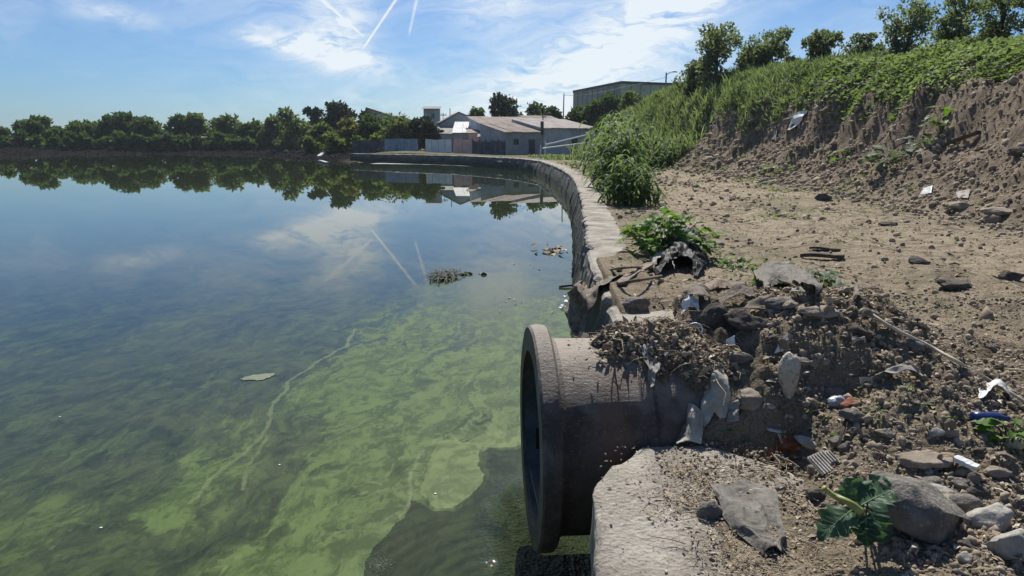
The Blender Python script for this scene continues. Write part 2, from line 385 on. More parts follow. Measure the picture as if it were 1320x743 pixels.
# ------------------------------------------------------------------ materials
def newmat(name):
    m_ = bpy.data.materials.new(name); m_.use_nodes = True; t = NT(m_.node_tree); t.n.clear()
    tc = t.node('ShaderNodeTexCoord'); geo = t.node('ShaderNodeNewGeometry')
    t.P = geo.outputs['Position']; t.O = tc.outputs['Object']; t.mat = m_; t.N = geo.outputs['Normal']
    return t
def finish(t, **ins):
    b = t.node('ShaderNodeBsdfPrincipled', ins); t.node('ShaderNodeOutputMaterial', {'Surface': b.outputs[0]}); return t.mat
def simple(name, a, b, scale=6, rough=.8, bump=.004, bscale=30, metallic=0.0, spots=None, detail=6, spec=.4):
    t = newmat(name); f = t.ramp(t.noise(t.O, scale, detail, .6), .33, .68); col = t.mix(f, a, b)
    if spots: col = t.mix(t.ramp(t.noise(t.O, scale * 3.7, 5, .6), .54, .68), col, spots)
    fine = t.noise(t.O, bscale, 6, .65)
    col = t.mix(t.m('MULTIPLY', t.ramp(fine, .35, .7), .35), col, tuple(c * .5 for c in a))
    return finish(t, **{'Base Color': col, 'Roughness': rough, 'Metallic': metallic, 'Specular IOR Level': spec, 'Normal': t.bump(fine, bump, .9)})
def leafmat(name, dark, light, yellow=None, trans=.38, rough=.62):
    t = newmat(name); tv = t.attr('tint'); col = t.mix(tv, dark, light)
    if yellow: col = t.mix(t.ramp(tv, .88, 1.0), col, yellow)
    col = t.mix(t.m('MULTIPLY', t.noise(t.O, 25, 3), .3), col, tuple(c * .6 for c in dark))
    b = t.node('ShaderNodeBsdfPrincipled', {'Base Color': col, 'Roughness': rough, 'Specular IOR Level': .16})
    tr = t.node('ShaderNodeBsdfTranslucent', {'Color': t.mix(.55, col, (light[0] * 1.5, light[1] * 1.7, light[2] * .6))})
    mx = t.node('ShaderNodeMixShader', {0: trans, 1: b.outputs[0], 2: tr.outputs[0]})
    t.node('ShaderNodeOutputMaterial', {'Surface': mx.outputs[0]}); return t.mat

def ground_mat():
    t = newmat('soil')
    n1 = t.noise(t.P, .55, 6, .6); n2 = t.noise(t.P, 4.5, 8, .65); n3 = t.noise(t.P, 34, 8, .7)
    scl = t.attr('scarp'); veg = t.attr('veg'); near = t.attr('near'); trk = t.attr('track')
    a = t.mix(t.ramp(n2, .34, .68), (.185, .15, .106), (.365, .305, .22))
    a = t.mix(t.m('MULTIPLY', t.ramp(n1, .40, .62), .75), a, (.365, .30, .21))
    a = t.mix(t.m('MULTIPLY', trk, t.m('MULTIPLY', t.ramp(n2, .36, .58), .8)), a, (.45, .37, .265))
    sc = t.mix(t.ramp(n2, .35, .68), (.11, .084, .062), (.35, .275, .20))
    n6 = t.noise(t.scalev(t.P, (1, 1.5, 1)), 1.9, 8, .72); a = t.mix(t.m('MULTIPLY', t.ramp(n6, .53, .66), .55), a, (.10, .082, .062))
    a = t.mix(t.m('MULTIPLY', scl, .85), a, sc)
    a = t.mix(t.m('MULTIPLY', veg, t.ramp(n2, .30, .62)), a, (.06, .085, .03))
    a = t.mix(t.m('MULTIPLY', t.ramp(n3, .56, .70), .6), a, (.34, .30, .25))
    a = t.mix(t.m('MULTIPLY', t.ramp(n3, .46, .30), .65), a, (.045, .034, .027))
    a = t.mix(near, a, t.mix(t.ramp(n2, .48, .66), (.008, .008, .009), (.034, .030, .029)))
    v = t.vor(t.scalev(t.P, (1, 1, 1)), 55)
    hgt = t.m('ADD', t.m('MULTIPLY', n3, 1.0), t.m('MULTIPLY', v, .5))
    n4 = t.noise(t.P, 120, 4, .7);  b1 = t.bump(n2, .10, .8); b2 = t.bump(t.m('ADD', hgt, t.m('MULTIPLY', n4, .4)), .030, 1.0, b1)
    a = t.mix(t.m('MULTIPLY', t.ramp(n4, .50, .36), .5), a, (.05, .038, .03))
    return finish(t, **{'Base Color': a, 'Roughness': .95, 'Specular IOR Level': t.m('MULTIPLY', .08, t.m('SUBTRACT', 1.0, near)), 'Normal': b2})
def water_mat():
    t = newmat('murky water'); al = t.attr('algae'); chop = t.attr('chop')
    pr = t.scalev(t.P, (1, 1, 1), (0, 0, R(15)))
    w = t.node('ShaderNodeTexNoise', {'Vector': t.scalev(t.P, (1, .6, 1)), 'Scale': .9, 'Detail': 5, 'Roughness': .6}).outputs[1]
    wv = t.node('ShaderNodeVectorMath', {0: w, 1: (.5, .5, .5)}, operation='SUBTRACT').outputs[0]
    wv = t.node('ShaderNodeVectorMath', {0: wv, 'Scale': 1.5}, operation='SCALE').outputs[0]
    pw = t.node('ShaderNodeVectorMath', {0: pr, 1: wv}, operation='ADD').outputs[0]
    wa = t.scalev(pw, (1, .42, 1)); wb = t.scalev(pw, (1, .24, 1))
    cloud = t.noise(wa, 1.3, 10, .64); mott = t.noise(wa, 6.5, 10, .72); slit = t.noise(wb, 4.2, 9, .66); sp = t.noise(t.P, 60, 5, .75); lump = t.noise(t.P, 8, 8, .7)
    e = t.m('ADD', al, t.m('MULTIPLY', t.m('SUBTRACT', cloud, .5), 1.5))
    soft = t.ramp(t.m('ADD', e, t.m('MULTIPLY', t.m('SUBTRACT', mott, .5), .8)), .10, 1.0)
    hard = t.m('MULTIPLY', t.ramp(t.m('ADD', e, t.m('MULTIPLY', t.m('SUBTRACT', mott, .5), .9)), .62, .70), t.ramp(al, .30, .8))
    f = t.m('ADD', t.m('MULTIPLY', soft, .62), t.m('MULTIPLY', hard, .34))
    f = t.m('MULTIPLY', f, t.m('ADD', .72, t.m('MULTIPLY', t.ramp(mott, .36, .62), .40)))
    f = t.m('MULTIPLY', f, t.m('SUBTRACT', 1.0, t.m('MULTIPLY', t.ramp(slit, .575, .63), .50)))
    f = t.m('MULTIPLY', f, t.m('SUBTRACT', 1.0, t.m('MULTIPLY', t.ramp(sp, .60, .68), .30)))
    seam = t.m('MULTIPLY', t.ramp(t.m('ADD', t.attr('fil'), t.m('MULTIPLY', t.m('SUBTRACT', lump, .5), 2.2)), .30, .85), t.ramp(t.attr('fil'), .04, .3))
    f = t.m('MAXIMUM', f, t.m('MULTIPLY', seam, .72), clamp=True)
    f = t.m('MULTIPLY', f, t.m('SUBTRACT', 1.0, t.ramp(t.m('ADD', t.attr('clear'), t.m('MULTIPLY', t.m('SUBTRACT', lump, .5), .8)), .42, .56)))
    patch = t.ramp(t.m('ADD', t.attr('patch'), t.m('MULTIPLY', t.m('SUBTRACT', lump, .5), .9)), .44, .56)
    f = t.m('MAXIMUM', f, t.m('MULTIPLY', patch, t.m('ADD', .62, t.m('MULTIPLY', mott, .6))), clamp=True)
    st = cloud
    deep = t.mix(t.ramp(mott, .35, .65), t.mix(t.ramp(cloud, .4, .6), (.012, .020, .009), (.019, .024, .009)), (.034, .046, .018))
    acol = t.mix(t.ramp(mott, .38, .62), (.054, .084, .027), (.090, .130, .042))
    acol = t.mix(t.m('MULTIPLY', seam, .8), acol, (.135, .165, .075))
    acol = t.mix(t.m('MULTIPLY', t.ramp(sp, .69, .74), .6), acol, (.18, .20, .12))
    acol = t.mix(t.m('MULTIPLY', patch, .7), acol, t.mix(t.ramp(mott, .4, .6), (.075, .105, .034), (.125, .16, .060)))
    col = t.mix(f, deep, acol)
    rough = t.m('ADD', .008, t.m('MULTIPLY', f, .32))
    r1 = t.noise(t.scalev(t.P, (1, .5, 1)), 1.3, 3, .5); r2 = t.noise(t.P, 9, 3, .5); r3 = t.noise(t.scalev(t.P, (1.0, .6, 1)), 16, 3, .6)
    far = t.attr('farw')
    hgt = t.m('ADD', t.m('MULTIPLY', r1, .0004), t.m('MULTIPLY', r2, t.m('MULTIPLY', far, .00004)))
    hgt = t.m('ADD', hgt, t.m('MULTIPLY', t.m('MULTIPLY', t.m('ADD', r3, t.m('MULTIPLY', t.noise(t.P, 48, 2, .5), .6)), chop), .075))
    # rings spreading from the pipe mouth
    rx = t.node('ShaderNodeVectorMath', {0: t.P, 1: (.02, 3.25, 0)}, operation='DISTANCE').outputs['Value']
    ring = t.m('MULTIPLY', t.m('SINE', t.m('MULTIPLY', rx, 62.0)), t.m('MULTIPLY', t.m('EXPONENT', t.m('MULTIPLY', rx, -1.7)), .0022))
    hgt = t.m('ADD', hgt, ring)
    return finish(t, **{'Base Color': col, 'Roughness': rough, 'IOR': 1.33, 'Specular IOR Level': t.m('SUBTRACT', .42, t.m('MULTIPLY', f, .26)), 'Normal': t.bump(hgt, 1.0, 1.0)})
def concrete(name, a, b, stain=(.05, .045, .038), low=None, bump=.012, scale=3.0, bs=28):
    t = newmat(name); n = t.noise(t.P, scale, 8, .65); n2 = t.noise(t.P, bs, 8, .7); v = t.noise(t.scalev(t.P, (1, 1, .12)), 5, 6, .6)
    col = t.mix(t.ramp(n, .35, .68), a, b)
    col = t.mix(t.m('MULTIPLY', t.ramp(n2, .58, .68), .6), col, tuple(min(1, c * 1.5) for c in b))
    col = t.mix(t.m('MULTIPLY', t.ramp(n2, .42, .30), .75), col, stain)
    if low is not None:
        z = t.node('ShaderNodeSeparateXYZ', {0: t.P}).outputs[2]
        f = t.ramp(t.m('ADD', z, t.m('MULTIPLY', t.m('SUBTRACT', v, .5), 1.0)), low[1], low[0])
        col = t.mix(t.m('MULTIPLY', f, .9), col, low[2])
    pit = t.vor(t.P, bs * 1.6)
    bb = t.bump(t.m('ADD', n2, t.m('MULTIPLY', pit, .35)), bump, 1.0)
    return finish(t, **{'Base Color': col, 'Roughness': .92, 'Specular IOR Level': .2, 'Normal': bb})
M = {}
M['soil'] = ground_mat(); M['water'] = water_mat()
M['block'] = concrete('weathered concrete', (.23, .205, .17), (.40, .365, .31), bump=.022)
M['wall'] = concrete('stained lake wall concrete', (.13, .125, .11), (.27, .255, .23), low=(.25, 1.25, (.042, .046, .034)), bump=.03, scale=1.3, bs=9)
M['walltop'] = concrete('pale worn coping', (.21, .188, .155), (.36, .33, .28), bump=.012, scale=2.2, bs=14)
def pipe_mat(name, pale):
    t = newmat(name); n = t.noise(t.P, 5, 8, .65); n2 = t.noise(t.scalev(t.P, (.35, 1, 1)), 40, 7, .7); n3 = t.noise(t.P, 70, 5, .7)
    nz = t.node('ShaderNodeSeparateXYZ', {0: t.N}).outputs[2]
    col = t.mix(t.ramp(n, .35, .65), (.040, .030, .024), (.105, .082, .065))
    top = t.m('MULTIPLY', t.ramp(t.m('ADD', nz, t.m('MULTIPLY', t.m('SUBTRACT', n, .5), .9)), .35, .95), pale)
    col = t.mix(top, col, (.33, .275, .21))          # dried silt settled on top
    col = t.mix(t.ramp(n2, .54, .68), col, (.12, .062, .034))
    n5 = t.noise(t.scalev(t.P, (1, 1, .35)), 3.2, 7, .7); col = t.mix(t.m('MULTIPLY', t.ramp(n5, .50, .62), .65), col, (.135, .072, .040)); col = t.mix(t.m('MULTIPLY', t.ramp(n5, .44, .34), .5), col, (.22, .20, .175))
    col = t.mix(t.m('MULTIPLY', t.ramp(n3, .60, .72), .7), col, (.34, .32, .28))
    return finish(t, **{'Base Color': col, 'Roughness': .62, 'Specular IOR Level': .45, 'Normal': t.bump(t.m('ADD', n2, n3), .006, 1.0)})
M['pipe'] = pipe_mat('tarred pipe with dried silt', .62)
M['flange'] = pipe_mat('rusty flange iron', .35)
M['pipein'] = simple('pipe inside slime grey', (.055, .062, .062), (.13, .14, .135), 4, .5, .004, 40)
M['black'] = simple('near black hollow', (.012, .012, .012), (.02, .02, .02), 4, .9)  # colour stands in for the dark inside hollows
M['rock_grey'] = simple('grey rock', (.145, .128, .108), (.27, .245, .21), 14, .95, .024, 55, spots=(.36, .34, .30))
M['rock_dark'] = simple('dark damp rock', (.065, .055, .045), (.15, .125, .10), 9, .92, .018, 38)
M['rock_pale'] = simple('pale rock', (.30, .28, .24), (.45, .42, .36), 6, .9, .008, 45)
M['rock_tan'] = simple('tan rock', (.22, .18, .135), (.36, .30, .235), 6, .9, .008, 45)
M['rock_cream'] = simple('cream stone', (.42, .37, .28), (.60, .54, .42), 9, .85, .006, 60, spots=(.2, .16, .12))
M['rust'] = simple('rust orange lump', (.20, .075, .03), (.34, .14, .06), 14, .9, .010, 50, spots=(.07, .03, .02))
M['brick'] = simple('red brick', (.25, .085, .05), (.36, .14, .085), 14, .9, .006, 60)
M['white'] = simple('dirty white plastic', (.55, .55, .54), (.74, .74, .72), 9, .4, .001, 60)
M['bluegrey'] = simple('blue grey plastic', (.25, .29, .33), (.38, .42, .47), 9, .4, .001, 60)
M['rag'] = simple('grey beige rag', (.13, .105, .08), (.29, .25, .20), 16, .95, .012, 60, spots=(.07, .055, .042))
M['grey_cloth'] = simple('grey stiff cloth', (.13, .118, .10), (.215, .20, .175), 12, .95, .006, 90, spots=(.09, .075, .06))
M['cream_cloth'] = simple('cream sacking', (.34, .31, .25), (.52, .48, .40), 7, .85, .004, 90)
M['film'] = simple('dusty plastic film', (.22, .205, .18), (.40, .38, .33), 14, .9, .004, 60)
M['blackbag'] = simple('black plastic bag', (.008, .008, .009), (.02, .02, .022), 8, .55, .002, 40, spec=.12)
M['wood'] = simple('weathered wood', (.13, .10, .07), (.27, .215, .155), 12, .9, .004, 60)
M['darkwood'] = simple('dark damp board', (.05, .038, .028), (.11, .085, .062), 12, .9, .006, 40)
M['litter1'] = simple('pale brown leaf skin', (.22, .16, .10), (.40, .31, .21), 20, .9, .004, 80)
M['rope'] = simple('pale rope', (.50, .43, .31), (.66, .59, .46), 60, .9, .002, 200)
M['green_glass'] = simple('green bottle plastic', (.008, .06, .045), (.02, .10, .075), 8, .12, .0005, 30, spec=.7)
M['blue'] = simple('dark blue plastic', (.015, .03, .11), (.03, .05, .17), 8, .25, .0005, 30)
M['twig'] = simple('dry twig', (.10, .075, .055), (.21, .165, .12), 12, .95, .002, 60)
M['bark'] = simple('bark', (.05, .04, .032), (.10, .085, .065), 5, .95, .02, 14)
def tinted(name, dark, light, extra=None, rough=.9):
    t = newmat(name); tv = t.attr('tint'); col = t.mix(tv, dark, light)
    if extra: col = t.mix(t.ramp(tv, .90, .93), col, extra)
    n = t.noise(t.P, 60, 5, .65); col = t.mix(t.m('MULTIPLY', t.ramp(n, .4, .65), .45), col, tuple(c * .7 for c in dark))
    return finish(t, **{'Base Color': col, 'Roughness': rough, 'Specular IOR Level': .07, 'Normal': t.bump(n, .004, 1)})
M['clod'] = tinted('soil clods', (.20, .16, .118), (.46, .385, .29))
M['pebble'] = tinted('pebbles', (.15, .13, .11), (.34, .31, .265), (.55, .53, .49))
M['fardebris'] = tinted('far shore rubbish', (.015, .014, .014), (.050, .045, .042), (.36, .35, .34))
M['litter'] = tinted('dry leaf litter', (.17, .13, .09), (.50, .42, .31), (.66, .60, .49))
M['leaf_far'] = leafmat('distant tree leaves', (.026, .052, .018), (.085, .130, .042), trans=.36)
M['leaf_willow'] = leafmat('olive willow leaves', (.050, .078, .026), (.140, .175, .062), trans=.4)
M['leaf_yellow'] = leafmat('yellowing tree leaves', (.095, .105, .035), (.200, .200, .075), trans=.36)
M['leaf_dark'] = leafmat('dark tree leaves', (.018, .028, .020), (.045, .062, .038), trans=.25)
M['leaf_ridge'] = leafmat('ridge shrub leaves', (.075, .098, .065), (.185, .215, .135), trans=.48)
M['vine'] = leafmat('creeper leaves', (.055, .082, .038), (.20, .26, .115), (.36, .38, .22), trans=.42)
M['grass'] = leafmat('green grass', (.070, .095, .055), (.215, .26, .145), (.45, .42, .28), trans=.40)
M['reed'] = leafmat('reed blades', (.060, .095, .035), (.150, .215, .085), (.30, .30, .16), trans=.45)
M['broad'] = leafmat('broad bush leaves', (.055, .115, .020), (.14, .25, .045), (.24, .30, .08), trans=.42, rough=.5)
M['thorn'] = leafmat('dark veined leaves', (.035, .075, .045), (.085, .150, .085), trans=.3, rough=.5)
M['weedgrey'] = leafmat('dusty grey green leaves', (.06, .09, .055), (.15, .20, .135), trans=.25, rough=.6)
M['stem'] = simple('yellow green stem', (.22, .25, .06), (.40, .40, .13), 14, .5, .001, 30)
M['stemgreen'] = simple('green stem', (.05, .08, .025), (.09, .13, .04), 14, .6, .001, 30)

# ------------------------------------------------------------------ the ground: one sheet, finer where one stands
def grid_rings(thetas, radii):
    T, RR = np.meshgrid(thetas, radii); return np.sin(T) * RR, np.cos(T) * RR
def quads(nr, nc, keep=None):
    ii, jj = np.meshgrid(np.arange(nr - 1), np.arange(nc - 1), indexing='ij'); a = (ii * nc + jj).ravel()
    q = np.stack([a, a + 1, a + nc + 1, a + nc], 1)
    if keep is not None: k = keep.ravel(); q = q[k[q].any(1)]
    return q
def build_ground():
    th = np.concatenate([np.linspace(R(-180), R(-47), 60, endpoint=False), np.linspace(R(-47), R(-4), 130, endpoint=False), np.linspace(R(-4), R(44), 470, endpoint=False), np.linspace(R(44), R(180), 50)])
    lr = np.concatenate([np.linspace(-2, math.log(1.5), 20, endpoint=False), np.arange(math.log(1.5), math.log(6), .0042), np.arange(math.log(6), math.log(14), .007), np.arange(math.log(14), math.log(105), .012), np.arange(math.log(105), math.log(2500), .035)])
    X, Y = grid_rings(th, np.exp(lr)); d, _ = sdf(X, Y); Z = h(X, Y); s = hill_s(X, Y)
    V = np.stack([X, Y, Z], -1).reshape(-1, 3); F = quads(*X.shape, keep=d > -1.0)
    used = np.zeros(len(V), bool); used[F] = True; mp = np.cumsum(used) - 1; F = mp[F]
    steep = smooth(62, 45, Y)
    scarp = smooth(-.05, .15, s) * smooth(1.0, .6, s) * steep
    bank = smooth(-12, -22, X) * smooth(60, 80, Y) + smooth(-60, -75, X)
    scarp = np.clip(scarp + bank * smooth(14, 5, d), 0, 1)
    veg = np.clip(smooth(.55, .8, s) + smooth(50, 66, Y) * smooth(.2, .7, d) * .9 + smooth(14, 20, d) * bank, 0, 1)
    veg = np.clip(veg + .55 * smooth(.0, .5, fbm(X * .5, Y * .5, 3.3, oct=3)) * smooth(.9, 0.0, s) * smooth(3, 6, Y), 0, 1) 
    track = smooth(1.3, 2.3, X) * smooth(-.05, -.45, s) * smooth(5, 8, Y) * smooth(70, 40, Y)
    at_ = dict(scarp=scarp.ravel()[used], veg=veg.ravel()[used], near=(bank * smooth(22, 14, d)).ravel()[used], track=track.ravel()[used])
    me = mesh('ground', V[used], F, M['soil'], True, at_); obj('ground', me, kind='structure')
build_ground()

# ------------------------------------------------------------------ the lake
def gauss(X, Y, px, py, sx, sy, rot=0.0):
    c = onz(px, py); dx, dy = X - c[0], Y - c[1]; cr, sr = math.cos(R(rot)), math.sin(R(rot))
    u = (dx * cr + dy * sr) / sx; v = (-dx * sr + dy * cr) / sy
    return np.exp(-(u * u + v * v))
def build_water():
    th = np.concatenate([np.linspace(R(-180), R(-42), 30, endpoint=False), np.linspace(R(-42), R(12), 340, endpoint=False), np.linspace(R(12), R(180), 50)])
    lr = np.concatenate([np.linspace(-2, math.log(2.2), 12, endpoint=False), np.arange(math.log(2.2), math.log(16), .0072), np.arange(math.log(16), math.log(40), .03), np.arange(math.log(40), math.log(320), .12)])
    X, Y = grid_rings(th, np.exp(lr))
    Z_ = lambda pts: np.array([onz(px * 700 / 1320, 380 + py * .53)[:2] for px, py in pts])
    wx = X + .10 * fbm(X * 2.2, Y * 2.2, 1.0, oct=4, gain=.6); wy = Y + .16 * fbm(X * 2.2, Y * 2.2, 9.0, oct=4, gain=.6)
    def polyd(pts, closed=True, x=wx, y=wy):
        P = Z_(pts); n = len(P); best = np.full(x.shape, 1e9); ins = np.zeros(x.shape, bool)
        for i in range(n if closed else n - 1):
            a_, b_ = P[i], P[(i + 1) % n]; e = b_ - a_; t = np.clip(((x - a_[0]) * e[0] + (y - a_[1]) * e[1]) / (e @ e), 0, 1); best = np.minimum(best, np.hypot(x - a_[0] - t * e[0], y - a_[1] - t * e[1]))
            if closed: ins ^= ((a_[1] > y) != (b_[1] > y)) & (x < (b_[0] - a_[0]) * (y - a_[1]) / (b_[1] - a_[1] + 1e-12) + a_[0])
        return np.where(ins, -best, best) if closed else best
    A = polyd([(860, 70), (960, -20), (1290, -60), (1400, 20), (1290, 375), (1060, 350), (1000, 500), (880, 640), (820, 820), (420, 820), (560, 640), (660, 540), (700, 470), (790, 380), (720, 320), (690, 250), (740, 190), (850, 130)])
    B = polyd([(440, 820), (520, 670), (620, 600), (760, 530), (900, 420), (1000, 330), (1070, 345), (1010, 480), (900, 640), (860, 820)])
    Cc = polyd([(330, 520), (420, 400), (520, 300), (610, 285), (655, 325), (610, 390), (520, 470), (440, 600)])
    al = .34 * smooth(14, 4, Y) + .22 * smooth(26, 8, Y) * smooth(-9, -1, X)
    al = al + .34 * smooth(.25, -.35, A) * (1 - .35 * smooth(6, 14, Y)) + .36 * smooth(.10, -.22, B) + .22 * smooth(.12, -.15, Cc)
    al = al - .10 * smooth(.9, 0, polyd([(250, 200), (500, 330)], False)) + .50 * smooth(-.75, .3, X - np.interp(Y, LAKE[:15, 1], LAKE[:15, 0])) * smooth(48, 20, Y) * smooth(5, 7, Y)
    al = np.clip(al, 0, 1)
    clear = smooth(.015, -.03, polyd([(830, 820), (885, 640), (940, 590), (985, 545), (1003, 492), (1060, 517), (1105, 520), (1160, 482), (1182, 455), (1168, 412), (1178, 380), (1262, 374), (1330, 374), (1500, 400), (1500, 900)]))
    patch = smooth(.0, -.03, polyd([(1022, 480), (1060, 512), (1104, 516), (1150, 482), (1176, 455), (1162, 410), (1165, 376), (1262, 370), (1330, 372), (1330, 318), (1200, 325), (1120, 352), (1062, 352), (1040, 400)]))
    fil = X * 0
    for pts, w_, st_ in (([(120, 640), (200, 560), (330, 470), (430, 400), (520, 300)], .016, .5), ([(30, 560), (120, 480), (240, 420), (340, 330), (430, 250)], .018, .4), ([(560, 685), (600, 560), (690, 450), (800, 350), (960, 250), (1100, 190)], .013, .5), ([(900, 200), (1000, 160), (1120, 170), (1240, 130)], .016, .45), ([(470, 500), (510, 455), (560, 410), (600, 380), (650, 330), (665, 270), (700, 220), (760, 170), (840, 130), (865, 85)], .026, 1), ([(580, 470), (620, 400), (655, 330)], .02, .8), ([(450, 590), (490, 530), (560, 480)], .02, .6),
                         ([(1095, 335), (1110, 362), (1160, 378), (1210, 366), (1300, 350)], .022, 1), ([(1050, 352), (1018, 410), (1000, 500), (975, 545)], .02, .8), ([(520, 685), (600, 610), (680, 570), (760, 540), (840, 500), (930, 440), (1010, 380)], .014, .7),
                         ([(780, 600), (860, 580), (930, 560), (1000, 505)], .016, .7), ([(690, 480), (760, 430), (850, 370), (940, 330), (1010, 250)], .012, .5), ([(1090, 330), (1115, 285), (1180, 250), (1250, 240)], .014, .5),
                         ([(700, 640), (760, 610), (850, 610), (900, 590)], .012, .6), ([(640, 180), (700, 190), (760, 160)], .02, .4), ([(500, 100), (560, 80), (700, 50), (860, 20)], .03, .35), ([(300, 130), (420, 150), (560, 150)], .03, .25), ([(150, 330), (220, 290), (330, 260)], .04, .22), ([(860, 60), (960, 30), (1100, 25)], .03, .4)):
        dd = polyd(pts, False); fil = np.maximum(fil, st_ * np.exp(-(dd / w_) ** 2))
    chop = np.clip(1.2 * gauss(X, Y, 700, 720, .24, .42) + .6 * gauss(X, Y, 660, 660, .12, .35), 0, 1)
    farw = smooth(70, 8, Y)
    V = np.stack([X, Y, X * 0], -1).reshape(-1, 3)
    d, _ = sdf(X, Y)
    F = quads(*X.shape, keep=d < 1.5)
    used = np.zeros(len(V), bool); used[F] = True; mp = np.cumsum(used) - 1
    f = lambda a: a.ravel()[used]
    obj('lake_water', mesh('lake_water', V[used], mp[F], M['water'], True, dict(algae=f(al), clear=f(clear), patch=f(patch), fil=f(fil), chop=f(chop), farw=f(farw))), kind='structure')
build_water()

# ------------------------------------------------------------------ lake wall, curved, cast in bays
def build_wall():
    pts = LAKE[7:18]; seg = np.hypot(*np.diff(pts, axis=0).T); S = np.concatenate([[0], np.cumsum(seg)]); L = S[-1]
    path = lambda s: np.stack([np.interp(s, S, pts[:, 0]), np.interp(s, S, pts[:, 1])], -1)
    # smooth the corners
    ss = np.linspace(0, L, 900); P = path(ss); k = np.ones(41) / 41
    Pp = np.vstack([np.repeat(P[:1], 20, 0), P, np.repeat(P[-1:], 20, 0)]); P = np.stack([np.convolve(Pp[:, i], k, 'valid') for i in (0, 1)], 1); P[0] = pts[0]
    T = np.gradient(P, axis=0); T /= np.linalg.norm(T, axis=1)[:, None]; Nn = np.stack([T[:, 1], -T[:, 0]], 1)   # to the land side
    root = thing('lake_wall', (P[0][0] + .2, P[0][1], 0), 'long curved weathered concrete retaining wall between lake and dirt path', 'wall')
    bays = [0, 2.6]; 
    while bays[-1] < L - 1: bays.append(min(L, bays[-1] + 2.5 * (1 if bays[-1] < 30 else 1.6)))
    for b in range(len(bays) - 1):
        a0, a1 = bays[b] + (.012 if b else 0), bays[b + 1] - .012; n = max(6, int((a1 - a0) / (.05 if a0 < 9 else .10 if a0 < 20 else .4)))
        sv = np.linspace(a0, a1, n); C_ = np.stack([np.interp(sv, ss, P[:, 0]), np.interp(sv, ss, P[:, 1])], 1); Nv = np.stack([np.interp(sv, ss, Nn[:, 0]), np.interp(sv, ss, Nn[:, 1])], 1)
        lean = random.uniform(-.012, .012)
        # section: outer face bottom to coping to inner side
        sec = [(-.30, -.8), (-.22, 0), (-.17, .3), (-.10, .55), (-.045, .80), (-.035, .835), (-.03, .92), (.0, .953), (.03, .96), (.2, .962), (.4, .96), (.53, .955), (.55, .94), (.55, .5)]
        V = []
        for i in range(n):
            for j, (o, z) in enumerate(sec):
                nn = fbm(sv[i] * 2.2, z * 3 + j * .3, 5.0 + b, oct=3); oo = o + lean + (.05 * nn if j < 5 else .035 * nn) + (.012 * float(vnoise(sv[i] * 9, z * 11, 3.0)) if j < 5 else 0); zz = z + (.018 * fbm(sv[i] * 3.0, o * 5, 1.0, oct=3) if j > 5 else 0)
                if 4 <= j <= 8: 
                    chip = max(0, float(fbm(sv[i] * 1.9, 3.3, 8.1, oct=4, gain=.65)) - .04); oo += chip * .30; zz -= chip * .10
                V.append((C_[i][0] + Nv[i][0] * oo, C_[i][1] + Nv[i][1] * oo, zz))
        m_ = len(sec); F = [(i * m_ + j, i * m_ + j + 1, (i + 1) * m_ + j + 1, (i + 1) * m_ + j) for i in range(n - 1) for j in range(m_ - 1)]
        F += [tuple(range(m_))[::-1], tuple(range((n - 1) * m_, n * m_))]
        fm = [1 if (f[0] % m_) >= 6 and len(f) == 4 else 0 for f in F]
        part('wall_bay', V, F, [M['wall'], M['walltop']], root, fmat=fm)
build_wall()

# broken concrete block at the photographer's feet
def build_block():
    B = np.array([(-.05, 0.2), (.12, 1.1), (.28, 2.1), (.335, 2.5), (.345, 2.75), (.42, 2.93), (.50, 3.02), (.60, 3.14), (.66, 3.20), (.80, 3.19), (.93, 3.22), (1.05, 3.14), (1.2, 3.0), (1.38, 2.7), (1.42, 2.0), (1.4, .2)])
    c = np.array([.80, 2.1]); n = 360
    seg = np.hypot(*np.diff(np.vstack([B, B[:1]]), axis=0).T); S = np.concatenate([[0], np.cumsum(seg)]); s = np.linspace(0, S[-1], n, endpoint=False)
    BB = np.vstack([B, B[:1]]); b = np.stack([np.interp(s, S, BB[:, 0]), np.interp(s, S, BB[:, 1])], 1)
    k = np.ones(5) / 5; bp = np.vstack([b[-2:], b, b[:2]]); b = np.stack([np.convolve(bp[:, i], k, 'valid') for i in (0, 1)], 1)
    rings = []
    nr = 70
    for i in range(nr + 1):
        f = (i / nr) ** .8; p = c + (b - c) * f
        if i > nr - 12: p = c + (b - c) * (f + .012 * fbm(b[:, 0] * 11, b[:, 1] * 11, 1.0, oct=3)[:, None])
        e = np.linalg.norm((b - c), axis=1) * (1 - f)
        z = .952 + .016 * fbm(p[:, 0] * 4, p[:, 1] * 4, 6.6, oct=4) + .006 * fbm(p[:, 0] * 30, p[:, 1] * 30, 6.6, oct=3) - .035 * np.exp(-e / .018) * (1 + .8 * fbm(p[:, 0] * 9, p[:, 1] * 9, oct=2))
        rings.append(np.column_stack([p, z]))
    for zz in np.concatenate([np.linspace(.90, .5, 12), np.linspace(.44, -.6, 12)]):
        o = .02 * fbm(b[:, 0] * 7, b[:, 1] * 7, zz * 7, oct=3) + .012 * (.9 - zz); p = b + (b - c) / np.linalg.norm(b - c, axis=1)[:, None] * o[:, None]
        rings.append(np.column_stack([p, np.full(n, zz)]))
    V = np.vstack(rings); m_ = len(rings); F = [(i * n + j, i * n + (j + 1) % n, (i + 1) * n + (j + 1) % n, (i + 1) * n + j) for i in range(m_ - 1) for j in range(n)]
    solo('concrete_block', V, F, M['block'], 'big broken end of concrete wall in the foreground with dirt and rag on top', 'concrete block', origin=np.array([.8, 2.1, 0]), smoothf=True)
build_block()

